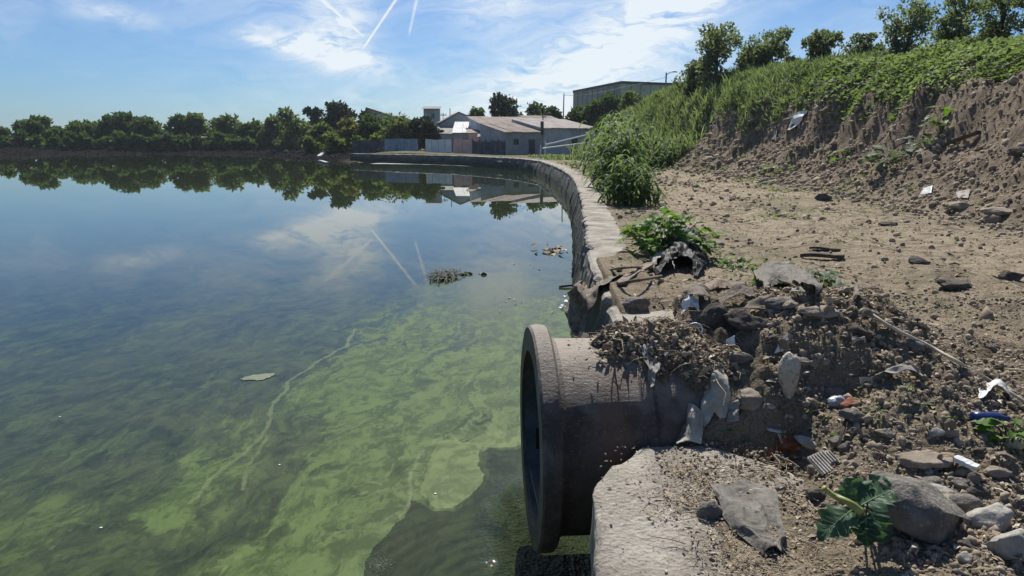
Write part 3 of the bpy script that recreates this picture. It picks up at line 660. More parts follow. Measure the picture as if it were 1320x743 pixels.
# ------------------------------------------------------------------ the flanged pipe
PA = R(4.5); PAX = np.array([math.cos(PA), math.sin(PA), 0.0]); PC = np.array([.10, 3.66, .785]); PK = .945
def lathe(profile, seg, c, ax, jit=0.0, arc=(0, 2 * math.pi), closed=True):
    up = np.array([0, 0, 1.0]); s_ = np.cross(ax, up); s_ /= np.linalg.norm(s_); up2 = np.cross(s_, ax); V = []
    for a, r in profile:
        for k in range(seg):
            t = 2 * math.pi * k / seg; rr = r + (jit * float(vnoise(math.cos(t) * 4 + a * 9, math.sin(t) * 4, a * 14)) if jit else 0)
            V.append(c + ax * a + rr * (math.cos(t) * s_ + math.sin(t) * up2))
    n = len(profile)
    F = [(i * seg + k, i * seg + (k + 1) % seg, ((i + 1) % n) * seg + (k + 1) % seg, ((i + 1) % n) * seg + k) for i in range(n if closed else n - 1) for k in range(seg)]
    return np.array(V), F
def build_pipe():
    root = thing('drain_pipe', PC - np.array([0, 0, PC[2]]), 'large flanged outfall pipe sticking out of rubble over the lake', 'pipe')
    seg = 144
    # flange with real bolt holes
    ro, ri = .655, .505
    prof = [(.0, ri), (.0, ro - .012), (.012, ro), (.05, ro + .004), (.088, ro), (.10, ro - .012), (.105, .59), (.135, .578), (.135, ri)]
    V, F = lathe([(a_, r_ * PK) for a_, r_ in prof], seg, np.zeros(3), PAX, .004)
    fl = part('flange', V + PC, F, M['flange'], root, smoothf=False)
    cut = MB(); s_ = np.cross(PAX, [0, 0, 1.0]); up = np.array([0, 0, 1.0])
    for k in range(16):
        t = 2 * math.pi * (k + .5) / 16; c = PC + .60 * PK * (math.cos(t) * s_ + math.sin(t) * up) - PAX * .03
        cut.tube([c, c + PAX * .07, c + PAX * .17], .019, 14)
    CV, CF = cut.VF(); cme = mesh('cut', CV - np.array(root.location), CF, M['black']); co = obj('cut', cme, root)
    md = fl.modifiers.new('b', 'BOOLEAN'); md.operation = 'DIFFERENCE'; md.object = co; md.solver = 'EXACT'
    bpy.context.view_layer.update()
    new = bpy.data.meshes.new_from_object(fl.evaluated_get(bpy.context.evaluated_depsgraph_get())); fl.modifiers.clear()
    if len(new.polygons) > 500: fl.data = new
    bpy.data.objects.remove(co)
    # barrel: near length, joint, dusty far length
    prof = [(.136, .502), (.136, .572), (.30, .570), (.52, .568), (.545, .575), (.575, .575), (.60, .555), (.95, .552), (1.22, .552), (1.22, .49), (1.1, .495), (.6, .498)]
    V, F = lathe([(a_, r_ * PK) for a_, r_ in prof], seg, PC, PAX, .004); 
    part('barrel', V, F, [M['pipe']], root, smoothf=False)
    # lining seen through the mouth
    V, F = lathe([(a_, r_ * PK) for a_, r_ in [(.02, .500), (.3, .496), (.8, .49), (1.21, .486)]], seg, PC, PAX, .004, closed=False)
    part('lining', V, [f[::-1] for f in F], M['pipein'], root, smoothf=True)
    mb = MB(); mb.tube([PC + PAX * 1.17, PC + PAX * 1.19], .50, 40); part('dark_plug', *mb.VF(), M['black'], root)  # near-black disc; the dark of the pipe's depth is put into its colour
    # broken slot low in the lining: solid box, its darkness put in the colour
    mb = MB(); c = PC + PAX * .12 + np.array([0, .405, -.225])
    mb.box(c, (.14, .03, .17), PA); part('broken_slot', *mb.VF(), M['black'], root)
    # shallow silty water in the pipe bottom
    zl = -.34; w = math.sqrt(.462 ** 2 - zl ** 2) - .004; a, b = PC + PAX * .03 + np.array([0, 0, zl]), PC + PAX * 1.16 + np.array([0, 0, zl]); sd_ = np.cross(PAX, [0, 0, 1.0]) * w
    mb = MB(); mb.prism([a - sd_, b - sd_, b + sd_, a + sd_], (0, 0, -.02)); part('silt', *mb.VF(), M['pipein'], root)
build_pipe()

# ------------------------------------------------------------------ foliage tools
LEAF = np.array([(0, 0, 0), (.33, .45, .12), (0, 1, -.06), (-.33, .45, .12)]); LEAFF = np.array([(0, 1, 2), (0, 2, 3)])
LEAF6 = np.array([(0, 0, 0), (.36, .28, .10), (.30, .66, .05), (0, 1, -.15), (-.30, .66, .05), (-.36, .28, .10), (0, .45, -.02)])
LEAF6F = np.array([(0, 1, 6), (1, 2, 6), (2, 3, 6), (3, 4, 6), (4, 5, 6), (5, 0, 6)])
def tree(x, y, hh, w, mat, label, cat='tree', name='tree', leaf=.3, n=1500, cb=.15, airy=0.0, group='trees on the far shore', z=None, blobs=None, shape='round', trunk_r=None):
    z0 = hs(x, y) if z is None else z
    root = thing(name, (x, y, z0), label, cat, group)
    nb = blobs or max(9, int(w * 2.6)); bl = []
    lx = rng.normal(0, .35)
    for i in range(nb):
        f = rng.uniform(cb, .93)
        prof = {'round': math.sin(math.pi * min(1, max(.0, (f - cb) / (1.05 - cb))) ** .8), 'weep': math.sin(math.pi * (.18 + .75 * f)) ** .5, 'spread': .35 + .65 * f}[shape]
        rr = w / 2 * prof * rng.uniform(.1, .8); a = rng.uniform(0, 2 * np.pi)
        br = rng.uniform(.17, .29) * min(w, hh) * (1 - .5 * airy)
        bl.append((rr * math.cos(a) + lx * f, rr * math.sin(a), f * hh, br))
    per = max(12, n // nb); pos = []
    for bx, by, bz, br in bl:
        d_ = rng.normal(size=(per, 3)); d_ /= np.linalg.norm(d_, axis=1)[:, None]
        rad = br * rng.uniform(.35, 1.0, per) ** .45; p = d_ * rad[:, None] * np.array([1.08, 1.08, .82]) + np.array([bx, by, bz])
        if shape == 'weep': p[:, 2] -= rng.uniform(0, .9, per) ** 2 * br * 1.3
        keep = fbm(p[:, 0] * 1.6 / max(.6, br) + bx, p[:, 1] * 1.6 / max(.6, br), p[:, 2] * 1.6 / max(.6, br), oct=2) > -.42 + .42 * airy
        pos.append(p[keep])
    pos = np.vstack(pos); pos = pos[pos[:, 2] > .05 * hh]; k = len(pos)
    V, F = scatter(LEAF, LEAFF, pos, rotm(k), leaf * rng.uniform(.6, 1.35, k))
    cl = fbm(pos[:, 0] * .8 + x, pos[:, 1] * .8 + y, pos[:, 2] * .8, oct=2); tint = np.clip(.45 + .8 * cl + rng.normal(0, .2, k), 0, .87)
    obj('crown', mesh('crown', V, F, mat, False, dict(tint=rep(tint, 4))), root)
    mb = MB(); tr = trunk_r or hh * .022 + .03
    top = np.array([lx * .7, 0, hh * .72]); P = [np.array([0, 0, -.3]), np.array([lx * .1, .02, hh * .15]), np.array([lx * .4 + rng.normal(0, .1), 0, hh * .42]), top]
    mb.tube(catmull(P, 8), np.linspace(tr * 1.3, tr * .35, 8), 7, .1)
    for bx, by, bz, br in bl[:14]:
        f = max(.12, bz / hh - .28); s_ = catmull(P, 20)[int(min(19, f / .72 * 19))]
        e = np.array([bx, by, bz]); mid_ = (s_ + e) / 2 + np.array([0, 0, -.06 * hh])
        mb.tube(catmull([s_, mid_, e], 5), np.linspace(tr * .5, tr * .12, 5), 5, .1)
    V, F = mb.VF(); obj('trunk', mesh('trunk', V, F, M['bark']), root)
    return root
def ptree(px, pyt, Y, wpx, mat, label, pyb=None, **k):
    """tree seen at photo column px with its top at row pyt, standing Y metres away"""
    p = at(px, pyt, Y); x = p[0]; z0 = hs(x, Y) if k.get('z') is None else k['z']
    return tree(x, Y, max(1.0, p[2] - z0), wpx * Y / FPX, mat, label, **k)

# ------------------------------------------------------------------ far shore trees, left to right
LF, LW, LY, LD = M['leaf_far'], M['leaf_willow'], M['leaf_yellow'], M['leaf_dark']
ft = [
 (-12, 168, 138, 50, LF, 'low round dark tree cut off by the left edge of the picture', {}),
 (22, 158, 135, 46, LF, 'dark round tree at the left end of the far shore, first fully in view', {}),
 (52, 151, 134, 44, LF, 'dark bushy tree on far shore, second from the left end, slightly taller top', {}),
 (91, 148, 133, 56, LF, 'broad dark dome-shaped tree on far shore, third from the left end', {}),
 (113, 158, 138, 30, LW, 'lower olive tree filling the dip right of the broad dark dome tree', {}),
 (137, 150, 134, 30, LF, 'small dark tree with ragged top left of the wide low crown on the far shore', {}),
 (157, 147, 134, 34, LF, 'dark tree with a knobbly topmost tuft on the far left shore', {}),
 (183, 150, 134, 46, LF, 'wide low dark crown on the far shore before the gap in the treeline', {}),
 (230, 146, 132, 42, LF, 'tall dark round tree just right of the gap in the far treeline', {}),
 (256, 149, 132, 40, LW, 'olive green tree standing right of the tall one by the treeline gap', {}),
 (288, 149, 132, 40, LW, 'pale olive tree above the small white shed on the far shore', {}),
 (325, 149, 130, 36, LF, 'dark tree with pointed top right of the pale olive tree on the far shore', {}),
 (349, 151, 126, 34, LW, 'olive tree left of the big weeping willow', {}),
 (379, 139, 116, 46, LW, 'big weeping willow with hanging crown on the far shore', dict(shape='weep', cb=.05, name='willow_tree')),
 (402, 139, 124, 22, LD, 'thin dark tree with loose branches behind the weeping willow', dict(airy=.7, shape='spread')),
 (415, 162, 112, 40, LW, 'low grey green tree between willow and yellowing tree', {}),
 (437, 130, 120, 38, LD, 'tallest dark green domed tree on the far shore', {}),
 (424, 148, 118, 24, LD, 'small dark tree with gaps left of the tallest domed tree', dict(airy=.5)),
 (445, 155, 104, 48, LY, 'yellowing bushy tree at the water edge by the blue fence', dict(shape='weep', cb=.02)),
 (480, 153, 104, 36, LF, 'dark green tree in front of the slanted green gable', dict(cb=.02)),
 (512, 150, 100, 48, LW, 'broad light olive tree above the blue fence panels', dict(shape='weep', cb=.02)),
 (468, 144, 122, 18, LD, 'dark little treetop left of the slanted gable', {}),
 (540, 150, 97, 26, LD, 'dark slim tree beside the narrow tower house', dict(airy=.4)),
 (557, 158, 92, 22, LD, 'dark shrub tree in front of the narrow tower house', {}),
 (647, 122, 108, 37, LD, 'dark almost ball-shaped tree rising behind the shack roofs', dict(blobs=34, cb=.1, n=3200)),
 (612, 141, 106, 26, LF, 'faint round treetop behind the gabled house', {}),
 (690, 137, 104, 36, LF, 'low dark tree right of the ball-shaped tree', {}),
 (714, 136, 102, 30, LF, 'dark tree left of the bare pole behind the shack', {}),
 (740, 141, 96, 34, LF, 'dark tree at the left foot of the large flat building', {}),
 (768, 133, 94, 36, LF, 'dark tree in front of the left wall of the large flat building', {}),
 (792, 124, 92, 34, LF, 'dark tree in front of the corner of the large flat building', {}),
 (818, 124, 88, 30, LW, 'olive dark tree in front of the right wall of the large flat building', {}),
 (783, 152, 80, 40, LF, 'low dark bushy tree above the shack roof at the foot of the hill', dict(cb=.02)),
]
for px, py, Y, w, m_, lab, kw in ft:
    Y = Y + 13 if px < 405 else Y
    kw = dict(kw); kw.setdefault('airy', [0, .25, .1, .35, .0, .2][px * 5 % 6]); kw.setdefault('blobs', [12, 22, 16, 9, 26][px * 3 % 5]); kw.setdefault('n', 4000); kw.setdefault('name', 'tree')
    ptree(px, py + (2 if px < 400 else 0), Y, w * 1.22, m_, lab, leaf=.0053 * Y, cb=kw.pop('cb', .05), **kw)
# shrubs at the foot of the far trees
def shrub_row(lst, mat, lab, group):
    for i, (px, pyt, Y, w) in enumerate(lst):
        ptree(px, pyt, Y, w, mat, lab or ['olive low shrub farthest left on the rubble spit', 'olive low shrub under the yellowing tree', 'olive low shrub before the dark board fence', 'small olive shrub just left of the blue fence'][i], name='shrub', cat='shrub', leaf=.006 * Y, n=700, cb=.02, group=group)
shrub_row([(px, 173 + (px * 7 % 9), 139, 30) for px in range(6, 400, 21)], LF, 'dark low shrub among the trees on the far rubble bank', 'shrubs on the far bank')
shrub_row([(402, 178, 106, 26), (430, 176, 101, 30), (462, 177, 97, 26), (485, 176, 93, 20)], LW, None, 'shrubs by the blue fence')

# ridge shrubs and trees on the hill at right
LR = M['leaf_ridge']
rt = [(925, 34, 44, 78, LR, 'tall loose dark shrub tree at the left end of the hill crest', .8),
      (898, 82, 46, 40, LR, 'low dark shrub left of the tall loose tree on the hill crest', .1),
      (990, 39, 42, 70, LR, 'dense round shrub tree, second from the left on the hill crest', .6),
      (958, 66, 44, 36, LR, 'small shrub between the two leftmost trees of the hill crest', .1),
      (1058, 39, 38, 62, LR, 'grey green round shrub tree in the middle of the hill crest', .7),
      (1026, 74, 40, 40, LR, 'low shrub filling the gap left of the middle crest tree', .1),
      (1103, 42, 36, 44, LR, 'thin feathery shrub right of the middle crest tree', .8),
      (1126, 66, 35, 30, LR, 'small bush left of the leaning crest tree', .3),
      (1172, 6, 31, 74, LR, 'leaning loose shrub tree with sky showing through, on the right part of the crest', .7),
      (1238, -8, 27, 90, LR, 'tall grey green tree cut by the top edge at the right', .7),
      (1300, -34, 24, 110, LR, 'largest tree at the right edge, cut by the top of the picture', .6),
      (1375, -30, 22, 110, LR, 'tree beyond the right edge of the picture on the crest', .3)]
for px, py, Y, w, m_, lab, airy in rt:
    ptree(px, py, Y, w * 1.1, m_, lab, name='shrub_tree', leaf=.0046 * Y, n=6000 if w > 45 else 2800, cb=.06, airy=airy, group='trees on the hill crest', shape='spread' if airy > .4 else 'round', blobs=44 if w > 45 else 24)

# ------------------------------------------------------------------ hill vegetation
def hill_plants():
    # creeper and weeds
    n = 150000; Y = np.exp(rng.uniform(math.log(9), math.log(92), n)); s = rng.uniform(.05, 1.7, n); xb = np.interp(Y, YB, XB); X = xb + s * 4.2
    S = hill_s(X, Y); edge = np.interp(Y, [0, 16, 30, 45, 58, 70, 95], [.66, .60, .50, .38, .15, .0, -.1])
    lim = edge + .16 * fbm(X * .5, Y * .5, 1.0, oct=3) + .05 * fbm(X * 3, Y * 3, 1.0, oct=2)
    bare = fbm(X * .8, Y * .8, 12.0, oct=3) 
    keep = (S > lim) & ((bare > -.34) | (Y > 45))
    X, Y, S, lim = X[keep], Y[keep], S[keep], lim[keep]; n = len(X)
    cl = np.clip(.42 + .9 * fbm(X * .8, Y * .8, 3.0, oct=3), 0, 1); hg = cl * (.22 + .012 * Y) * smooth(0, .12, S - lim + .03) + .04
    Z = h(X, Y, False) + hg * rng.uniform(.1, 1, n) ** .6
    mid = smooth(36, 26, Y + 5 * fbm(X * .3, Y * .3, 2, oct=2))
    big = rng.uniform(0, 1, n) < .25 + .75 * mid
    pos = np.stack([X, Y, Z], 1)
    dark = fbm(X * .5, Y * .5, 30.0, oct=3)
    tint = np.clip(.38 + 1.3 * dark + rng.normal(0, .28, n) + .2 * cl - .2 * smooth(40, 60, Y), 0, 1)
    b = np.where(big)[0]; sz = (.05 + .0035 * Y[b]) * rng.uniform(.6, 1.4, len(b))
    V, F = scatter(LEAF6[:, :], LEAF6F, pos[b][:46000], rotz_tilt(len(b[:46000]), .75), sz[:46000])
    solo('creeper', V, F, M['vine'], 'green leafy creeper and weeds covering the upper hill slope', 'creeper', kind='stuff', attrs=dict(tint=rep(tint[b][:46000], 7)))
    # tall blades among and beyond it
    g = np.where(~big)[0]; g = np.concatenate([g, g]); k = len(g); pj = pos[g] + rng.normal(0, .12, (k, 3)) * np.array([1, 1, .3]); L = (.12 + .0038 * Y[g]) * rng.uniform(.5, 1.7, k)
    BL = np.array([(-.05, 0, 0), (.05, 0, 0), (.0, .16, .62), (0, .45, 1.0)]); BF = np.array([(0, 1, 2), (1, 3, 2)])
    V, F = scatter(BL, BF, pj - np.array([0, 0, .05]), rotz_tilt(k, .7), np.stack([L * 1.2, L, L], 1))
    solo('tall_grass', V, F, M['grass'], 'tall wild grass growing on the left half of the hill', 'grass', kind='stuff', attrs=dict(tint=rep(np.clip(tint[g] * .85 + rng.normal(0, .12, k), 0, 1), 4)))
hill_plants()

def blades(x, y, n, r, L, wid, mat, name, label, cat, kind=None, group=None, lean=.25, tint0=.5, bend=.35, zoff=0.0, ell=(1, 1), dead=.06, rot=0.0):
    a = rng.uniform(0, 2 * np.pi, n); q = r * np.sqrt(rng.uniform(0, 1, n)); u, v = q * np.cos(a) * ell[0], q * np.sin(a) * ell[1]
    X = x + u * math.cos(rot) - v * math.sin(rot); Y = y + u * math.sin(rot) + v * math.cos(rot); Z = h(X, Y, False) + zoff
    K = 6; f = np.linspace(0, 1, K); az = rng.uniform(0, 2 * np.pi, n); ln = np.abs(rng.normal(0, lean, n)) + .03; LL = L * rng.uniform(.45, 1.1, n); be = bend * rng.uniform(.3, 1.6, n)
    V = np.zeros((n, K, 2, 3)); side = np.stack([-np.sin(az), np.cos(az)], 1)
    for i, t in enumerate(f):
        out = LL * (ln * t + be * t ** 2.2); up = LL * (t - .45 * be * t ** 2.4)
        c = np.stack([X + np.cos(az) * out, Y + np.sin(az) * out, Z + up], 1); w = wid * (1 - t) ** .6 * (.55 + .9 * t if t < .5 else 1) * rng.uniform(.8, 1.2, n)
        for j, sg in ((0, -.5), (1, .5)): V[:, i, j, :2] = c[:, :2] + side * (w * sg)[:, None]; V[:, i, j, 2] = c[:, 2]
    base = np.arange(n)[:, None] * K * 2; F = []
    for i in range(K - 1): F.append(base + np.array([2 * i, 2 * i + 1, 2 * i + 3, 2 * i + 2]))
    tint = np.clip(rng.normal(tint0, .22, n), 0, .88); tint[rng.uniform(size=n) < dead] = 1
    return solo(name, V.reshape(-1, 3), np.vstack(F), mat, label, cat, group, kind, origin=np.array([x, y, hs(x, y)]), attrs=dict(tint=np.repeat(tint, K * 2)))
# the reeds beside the path: jointed stems with long arching leaves
def reedclump(x, y, ns, rx, ry, H, label):
    u = rng.normal(0, .5, ns) * rx; v = rng.normal(0, .5, ns) * ry; X, Y = x + u, y + v; Z = h(X, Y, False); ht = H * rng.uniform(.45, 1.08, ns) * np.exp(-.35 * ((u / rx) ** 2))
    root = thing('reed_clump', (x, y, hs(x, y)), label, 'reeds', 'reed clumps by the wall'); la = rng.uniform(0, 2 * np.pi, ns); le = np.abs(rng.normal(0, .22, ns))
    K = 7; Vs, Fs, Ts = [], [], []; o = 0
    SV = np.zeros((ns, 5, 3, 3)); 
    def stem(f): 
        return np.stack([X + np.cos(la) * le * ht * f ** 1.8, Y + np.sin(la) * le * ht * f ** 1.8, Z + ht * f * (1 - .12 * f * le)], 1)
    for i, f in enumerate(np.linspace(0, 1, 5)):
        c = stem(f); w = .012 * (1 - .7 * f)
        for j in range(3): an = j * 2.094; SV[:, i, j] = c + np.array([math.cos(an) * w, math.sin(an) * w, 0])
    bs = np.arange(ns)[:, None] * 15; F = np.vstack([bs + np.array([i * 3 + j, i * 3 + (j + 1) % 3, i * 3 + 3 + (j + 1) % 3, i * 3 + 3 + j]) for i in range(4) for j in range(3)])
    obj('stems', mesh('stems', SV.reshape(-1, 3) - np.array(root.location), F, M['stemgreen']), root, kind='stuff')
    for lf in range(11):
        f0 = np.clip((lf + rng.uniform(0, 1, ns)) / 11 * .92 + .08, 0, 1); c0 = np.stack([stem(q)[i] for i, q in enumerate(f0)]) if False else np.stack([X + np.cos(la) * le * ht * f0 ** 1.8, Y + np.sin(la) * le * ht * f0 ** 1.8, Z + ht * f0], 1)
        az = rng.uniform(0, 2 * np.pi, ns); L = H * rng.uniform(.16, .36, ns); up = rng.uniform(.5, 1.25, ns); V = np.zeros((ns, K, 2, 3)); side = np.stack([-np.sin(az), np.cos(az), 0 * az], 1)
        for i, q in enumerate(np.linspace(0, 1, K)):
            out = L * q * (.55 + .35 * q); rise = L * (up * q - 1.15 * q ** 2.2); c = c0 + np.stack([np.cos(az) * out, np.sin(az) * out, rise], 1); w = (.016 + .0009 * y) * math.sin(math.pi * min(1, .12 + .88 * q)) ** .7
            V[:, i, 0] = c - side * w; V[:, i, 1] = c + side * w
        bs = np.arange(ns)[:, None] * K * 2; Fs.append(np.vstack([bs + np.array([2 * i, 2 * i + 1, 2 * i + 3, 2 * i + 2]) for i in range(K - 1)]) + o); Vs.append(V.reshape(-1, 3)); o += ns * K * 2
        t_ = np.clip(rng.normal(.45, .25, ns) + .3 * (f0 - .5), 0, .88); t_[rng.uniform(size=ns) < .07] = 1; Ts.append(np.repeat(t_, K * 2))
    obj('blades', mesh('blades', np.vstack(Vs) - np.array(root.location), np.vstack(Fs), M['reed'], False, dict(tint=np.concatenate(Ts))), root, kind='stuff')
def reeds():
    for px, py, lab, ns, rx, ry, H in ((812, 266, 'green reed clump nearest of the row, hanging over the path edge', 70, .55, .8, 1.2), (800, 246, 'tall green reed clump second from the front', 95, .62, 1.3, 2.0),
        (792, 228, 'tallest reed clump, third from the front, leaning over the wall top', 120, .7, 2.2, 2.6), (806, 218, 'wide reed clump at the back against the hill foot', 170, 1.2, 2.0, 2.6), (848, 216, 'shorter reed clump right of the tall ones at the hill foot', 110, 1.1, 1.5, 1.5)):
        p = hit(px, py); reedclump(p[0], p[1] + ry * .4, ns, rx, ry, H, lab)
    for px, py, r, n, L in ((780, 204, 2.2, 700, .8), (740, 206, 2.5, 500, .45), (825, 200, 2.6, 900, 1.5), (880, 190, 2.4, 800, 1.1), (790, 192, 3.5, 900, 1.7), (715, 203, 2.5, 500, .35)):
        p = hit(px, py); blades(p[0], p[1], n, r, L, .05 + .0012 * p[1], M['grass'], 'verge_grass', 'wild grass along the path edge at the hill foot', 'grass', 'stuff', None, .3, .45, .35)
reeds()

# short grass and weeds on the path and dirt
def ground_cover():
    n = 42000; Y = np.exp(rng.uniform(math.log(2.2), math.log(50), n)); d0 = rng.uniform(.35, 9.0, n); xl = np.interp(Y, LAKE[:15, 1], LAKE[:15, 0]); X = xl + d0
    S = hill_s(X, Y); m_ = fbm(X * .6, Y * .6, 3.3, oct=3) + .25 * fbm(X * 3, Y * 3, 3.3, oct=2); mound = np.exp(-(((X - 1.7) / 1.1) ** 2 + ((Y - 4.2) / .9) ** 2))
    band = .25 * np.exp(-((X - 2.6 - .03 * Y) / .5) ** 2) * smooth(5, 7, Y) + .28 * smooth(-.35, -.05, S) * smooth(.25, .05, S) + .25 * np.exp(-(((X - 2.5) / .5) ** 2 + ((Y - 6.9) / .9) ** 2)) + .3 * np.exp(-(((X - 3.1) / .6) ** 2 + ((Y - 4.3) / .35) ** 2))
    slab = (d0 < .62) & (Y > 8.4)
    k = ((m_ + band) > .13 + .3 * rng.uniform(0, 1, n)) & (mound < .35) & (S < .35) & ~slab & (Y > 2.9)
    X, Y = X[k], Y[k]; n = len(X); Z = h(X, Y, False); L = (.020 + .0032 * Y) * rng.uniform(.6, 1.6, n)
    V, F = scatter(LEAF, LEAFF, np.stack([X, Y, Z + .008], 1), rotz_tilt(n, .55), L)
    t_ = np.clip(rng.normal(.45, .25, n), 0, 1)
    solo('ground_weeds', V, F, M['grass'], 'sparse low weeds and grass scattered over the dirt path', 'weeds', kind='stuff', attrs=dict(tint=rep(t_, 4)))
ground_cover()

# ------------------------------------------------------------------ loose soil, pebbles, litter
def loose():
    base = [rockshape(0, (1, 1, 1), s_, .7, .35, 5) for s_ in range(6)]; base1 = [rockshape(1, (1, 1, 1), s_ + 20, .7, .3, 6) for s_ in range(6)]
    def field(n, y0, y1, dmin, dmax, dens, seedz):
        Y = np.exp(rng.uniform(math.log(y0), math.log(y1), n)); d0 = rng.uniform(dmin, dmax, n) * np.clip(Y / 5, .55, 2.2); xl = np.interp(Y, LAKE[:15, 1], LAKE[:15, 0]); X = xl + d0
        return X, Y
    def ok(X, Y):
        d, _ = sdf(X, Y); S = hill_s(X, Y)
        top = smooth(.1, .6, fbm(X * 1.2 + 3, Y * .6, 9.9, oct=3) + 1.3 * np.exp(-((Y - 7.0) / 1.1) ** 2) - .35 * smooth(9, 12, Y))
        strip = (d < .6) & (Y > 5.3)
        gap = (Y > 3.2) & (Y < 5.25) & (d < .72)
        blk = (Y < 3.24) & (X < 1.3) & (d > 0)
        return d, S, np.where(strip, rng.uniform(size=X.shape) < top * .8 + .03, (d > .1)) & ~gap & ~blk & (S < .8)
    # clods
    X, Y = field(34000, 1.9, 45, .1, 5.2, 1, 0); d, S, k = ok(X, Y)
    mound = np.exp(-(((X - 1.8) / 1.2) ** 2 + ((Y - 4.2) / .9) ** 2)) + smooth(-.25, 0, S) + .6 * smooth(4.2, 3, Y); cl = fbm(X * 1.4, Y * 1.4, 7.0, oct=3)
    k &= rng.uniform(size=X.shape) < .02 + .85 * np.clip(mound, 0, 1) + .4 * cl
    X, Y = X[k], Y[k]; n = len(X); Z = h(X, Y); r_ = (.0035 + .0021 * Y) * np.exp(rng.normal(0, .55, n)); r_ = np.minimum(r_, .014 + .004 * Y)
    Vs, Fs, Ts = [], [], []; o = 0
    for i, (bv, bf) in enumerate(base):
        q = np.arange(n) % 6 == i; m_ = q.sum(); V, F = scatter(bv, bf, np.stack([X, Y, Z + r_ * .25], 1)[q], rotm(m_), (r_[q] * 2)[:, None] * rng.uniform(.6, 1.2, (m_, 3)))
        Vs.append(V); Fs.append(F + o); o += len(V); Ts.append(rep(np.clip(rng.normal(.45, .25, m_), 0, .89), len(bv)))
    obj('soil_clods', mesh('soil_clods', np.vstack(Vs), np.vstack(Fs), M['clod'], False, dict(tint=np.concatenate(Ts))), None, None, 'crumbly brown soil clods lying all over the dirt bank', 'soil', None, 'stuff')
    mc = 21000; Yc = np.exp(rng.uniform(math.log(1.95), math.log(6.5), mc)); Xc = np.interp(Yc, LAKE[:15, 1], LAKE[:15, 0]) + rng.uniform(.3, 3.6, mc) * Yc / 4; dc, Sc, kc = ok(Xc, Yc)
    kc |= (Yc < 3.2) & (Xc > .62) & (Xc < 1.3) & (rng.uniform(size=mc) < .75 * smooth(.6, .95, Xc)); kc &= fbm(Xc * 2.2, Yc * 2.2, 8.8, oct=3) > -.22 + .3 * rng.uniform(size=mc)
    Xc, Yc = Xc[kc], Yc[kc]; Zc = h(Xc, Yc); Zc = np.where((Yc < 3.2) & (Xc < 1.3), np.maximum(Zc, .955), Zc); rc = (.0018 + .0012 * Yc) * np.exp(rng.normal(0, .45, len(Xc)))
    Vc, Fc = scatter(*base[1], np.stack([Xc, Yc, Zc + rc * .3], 1), rotm(len(Xc)), (rc * 2)[:, None] * rng.uniform(.3, 1.5, (len(Xc), 3)))
    obj('soil_crumbs', mesh('soil_crumbs', Vc, Fc, M['clod'], False, dict(tint=rep(np.clip(rng.normal(.42, .28, len(Xc)), 0, .92), len(base[1][0])))), None, None, 'fine brown soil crumbs over the near dirt and block', 'soil', None, 'stuff')
    # pebbles, also on the block and over the hill foot
    X, Y = field(5000, 1.9, 40, .1, 5.2, 1, 0); d, S, k = ok(X, Y)
    k &= rng.uniform(size=X.shape) < .30 + .5 * np.exp(-(((X - 1.9) / 1.3) ** 2 + ((Y - 3.8) / 1.1) ** 2)) + .4 * smooth(-.3, 0, S)
    X, Y = X[k], Y[k]; Z = h(X, Y)
    bx = rng.uniform(.36, 1.2, 500); by = rng.uniform(1.9, 3.15, 500); kk = rng.uniform(size=500) < .15 + .85 * smooth(.45, .8, bx) * smooth(3.05, 2.7, by)
    X = np.concatenate([X, bx[kk]]); Y = np.concatenate([Y, by[kk]]); Z = np.concatenate([Z, np.full(kk.sum(), .955)])
    n = len(X); r_ = (.0035 + .0017 * Y) * np.exp(rng.normal(0, .55, n)); r_[-kk.sum():] *= .55
    Vs, Fs, Ts = [], [], []; o = 0
    for i, (bv, bf) in enumerate(base1):
        q = np.arange(n) % 6 == i; m_ = q.sum(); V, F = scatter(bv, bf, np.stack([X, Y, Z + r_ * .3], 1)[q], rotz_tilt(m_, .3), (r_[q] * 2)[:, None] * rng.uniform(.5, 1.1, (m_, 3)) * np.array([1.15, .9, .65]))
        Vs.append(V); Fs.append(F + o); o += len(V); Ts.append(rep(np.clip(rng.beta(1.6, 2.2, m_), 0, 1), len(bv)))
    obj('pebbles', mesh('pebbles', np.vstack(Vs), np.vstack(Fs), M['pebble'], True, dict(tint=np.concatenate(Ts))), None, None, 'small grey pebbles scattered over the dirt bank and path', 'pebbles', None, 'stuff')
    # dry litter: curled flakes
    X, Y = field(44000, 1.9, 30, .1, 4.6, 1, 0); X = np.concatenate([X, rng.normal(1.35, .5, 9000)]); Y = np.concatenate([Y, rng.normal(4.4, .7, 9000)]); d, S, k = ok(X, Y)
    md = np.exp(-(((X - 1.3) / .8) ** 2 + ((Y - 4.4) / .9) ** 2)); k &= rng.uniform(size=X.shape) < .42 + .9 * md + .7 * fbm(X * 1.7, Y * 1.7, 2.0, oct=2)
    X, Y = X[k], Y[k]; Z = h(X, Y)
    m2 = 9000; bx = rng.uniform(.40, 1.35, m2); by = rng.uniform(1.85, 3.2, m2); dens = smooth(.48, .78, bx + .12 * fbm(bx * 5, by * 5, 1, oct=2)) * smooth(3.08, 2.72, by + .45 * (bx - .8) + .12 * fbm(bx * 4, by * 4, 5, oct=2)) 
    kk = rng.uniform(size=m2) < dens + .02; X = np.concatenate([X, bx[kk]]); Y = np.concatenate([Y, by[kk]]); Z = np.concatenate([Z, .953 + rng.uniform(0, .018, kk.sum()) * dens[kk]])
    # litter lying on the pipe
    m3 = 900; t_ = rng.uniform(.15, 1.15, m3); an = rng.normal(-.1, .42, m3); on = rng.uniform(size=m3) < np.clip(.15 + 1.0 * smooth(.2, .5, t_), 0, 1); t_, an = t_[on], an[on]
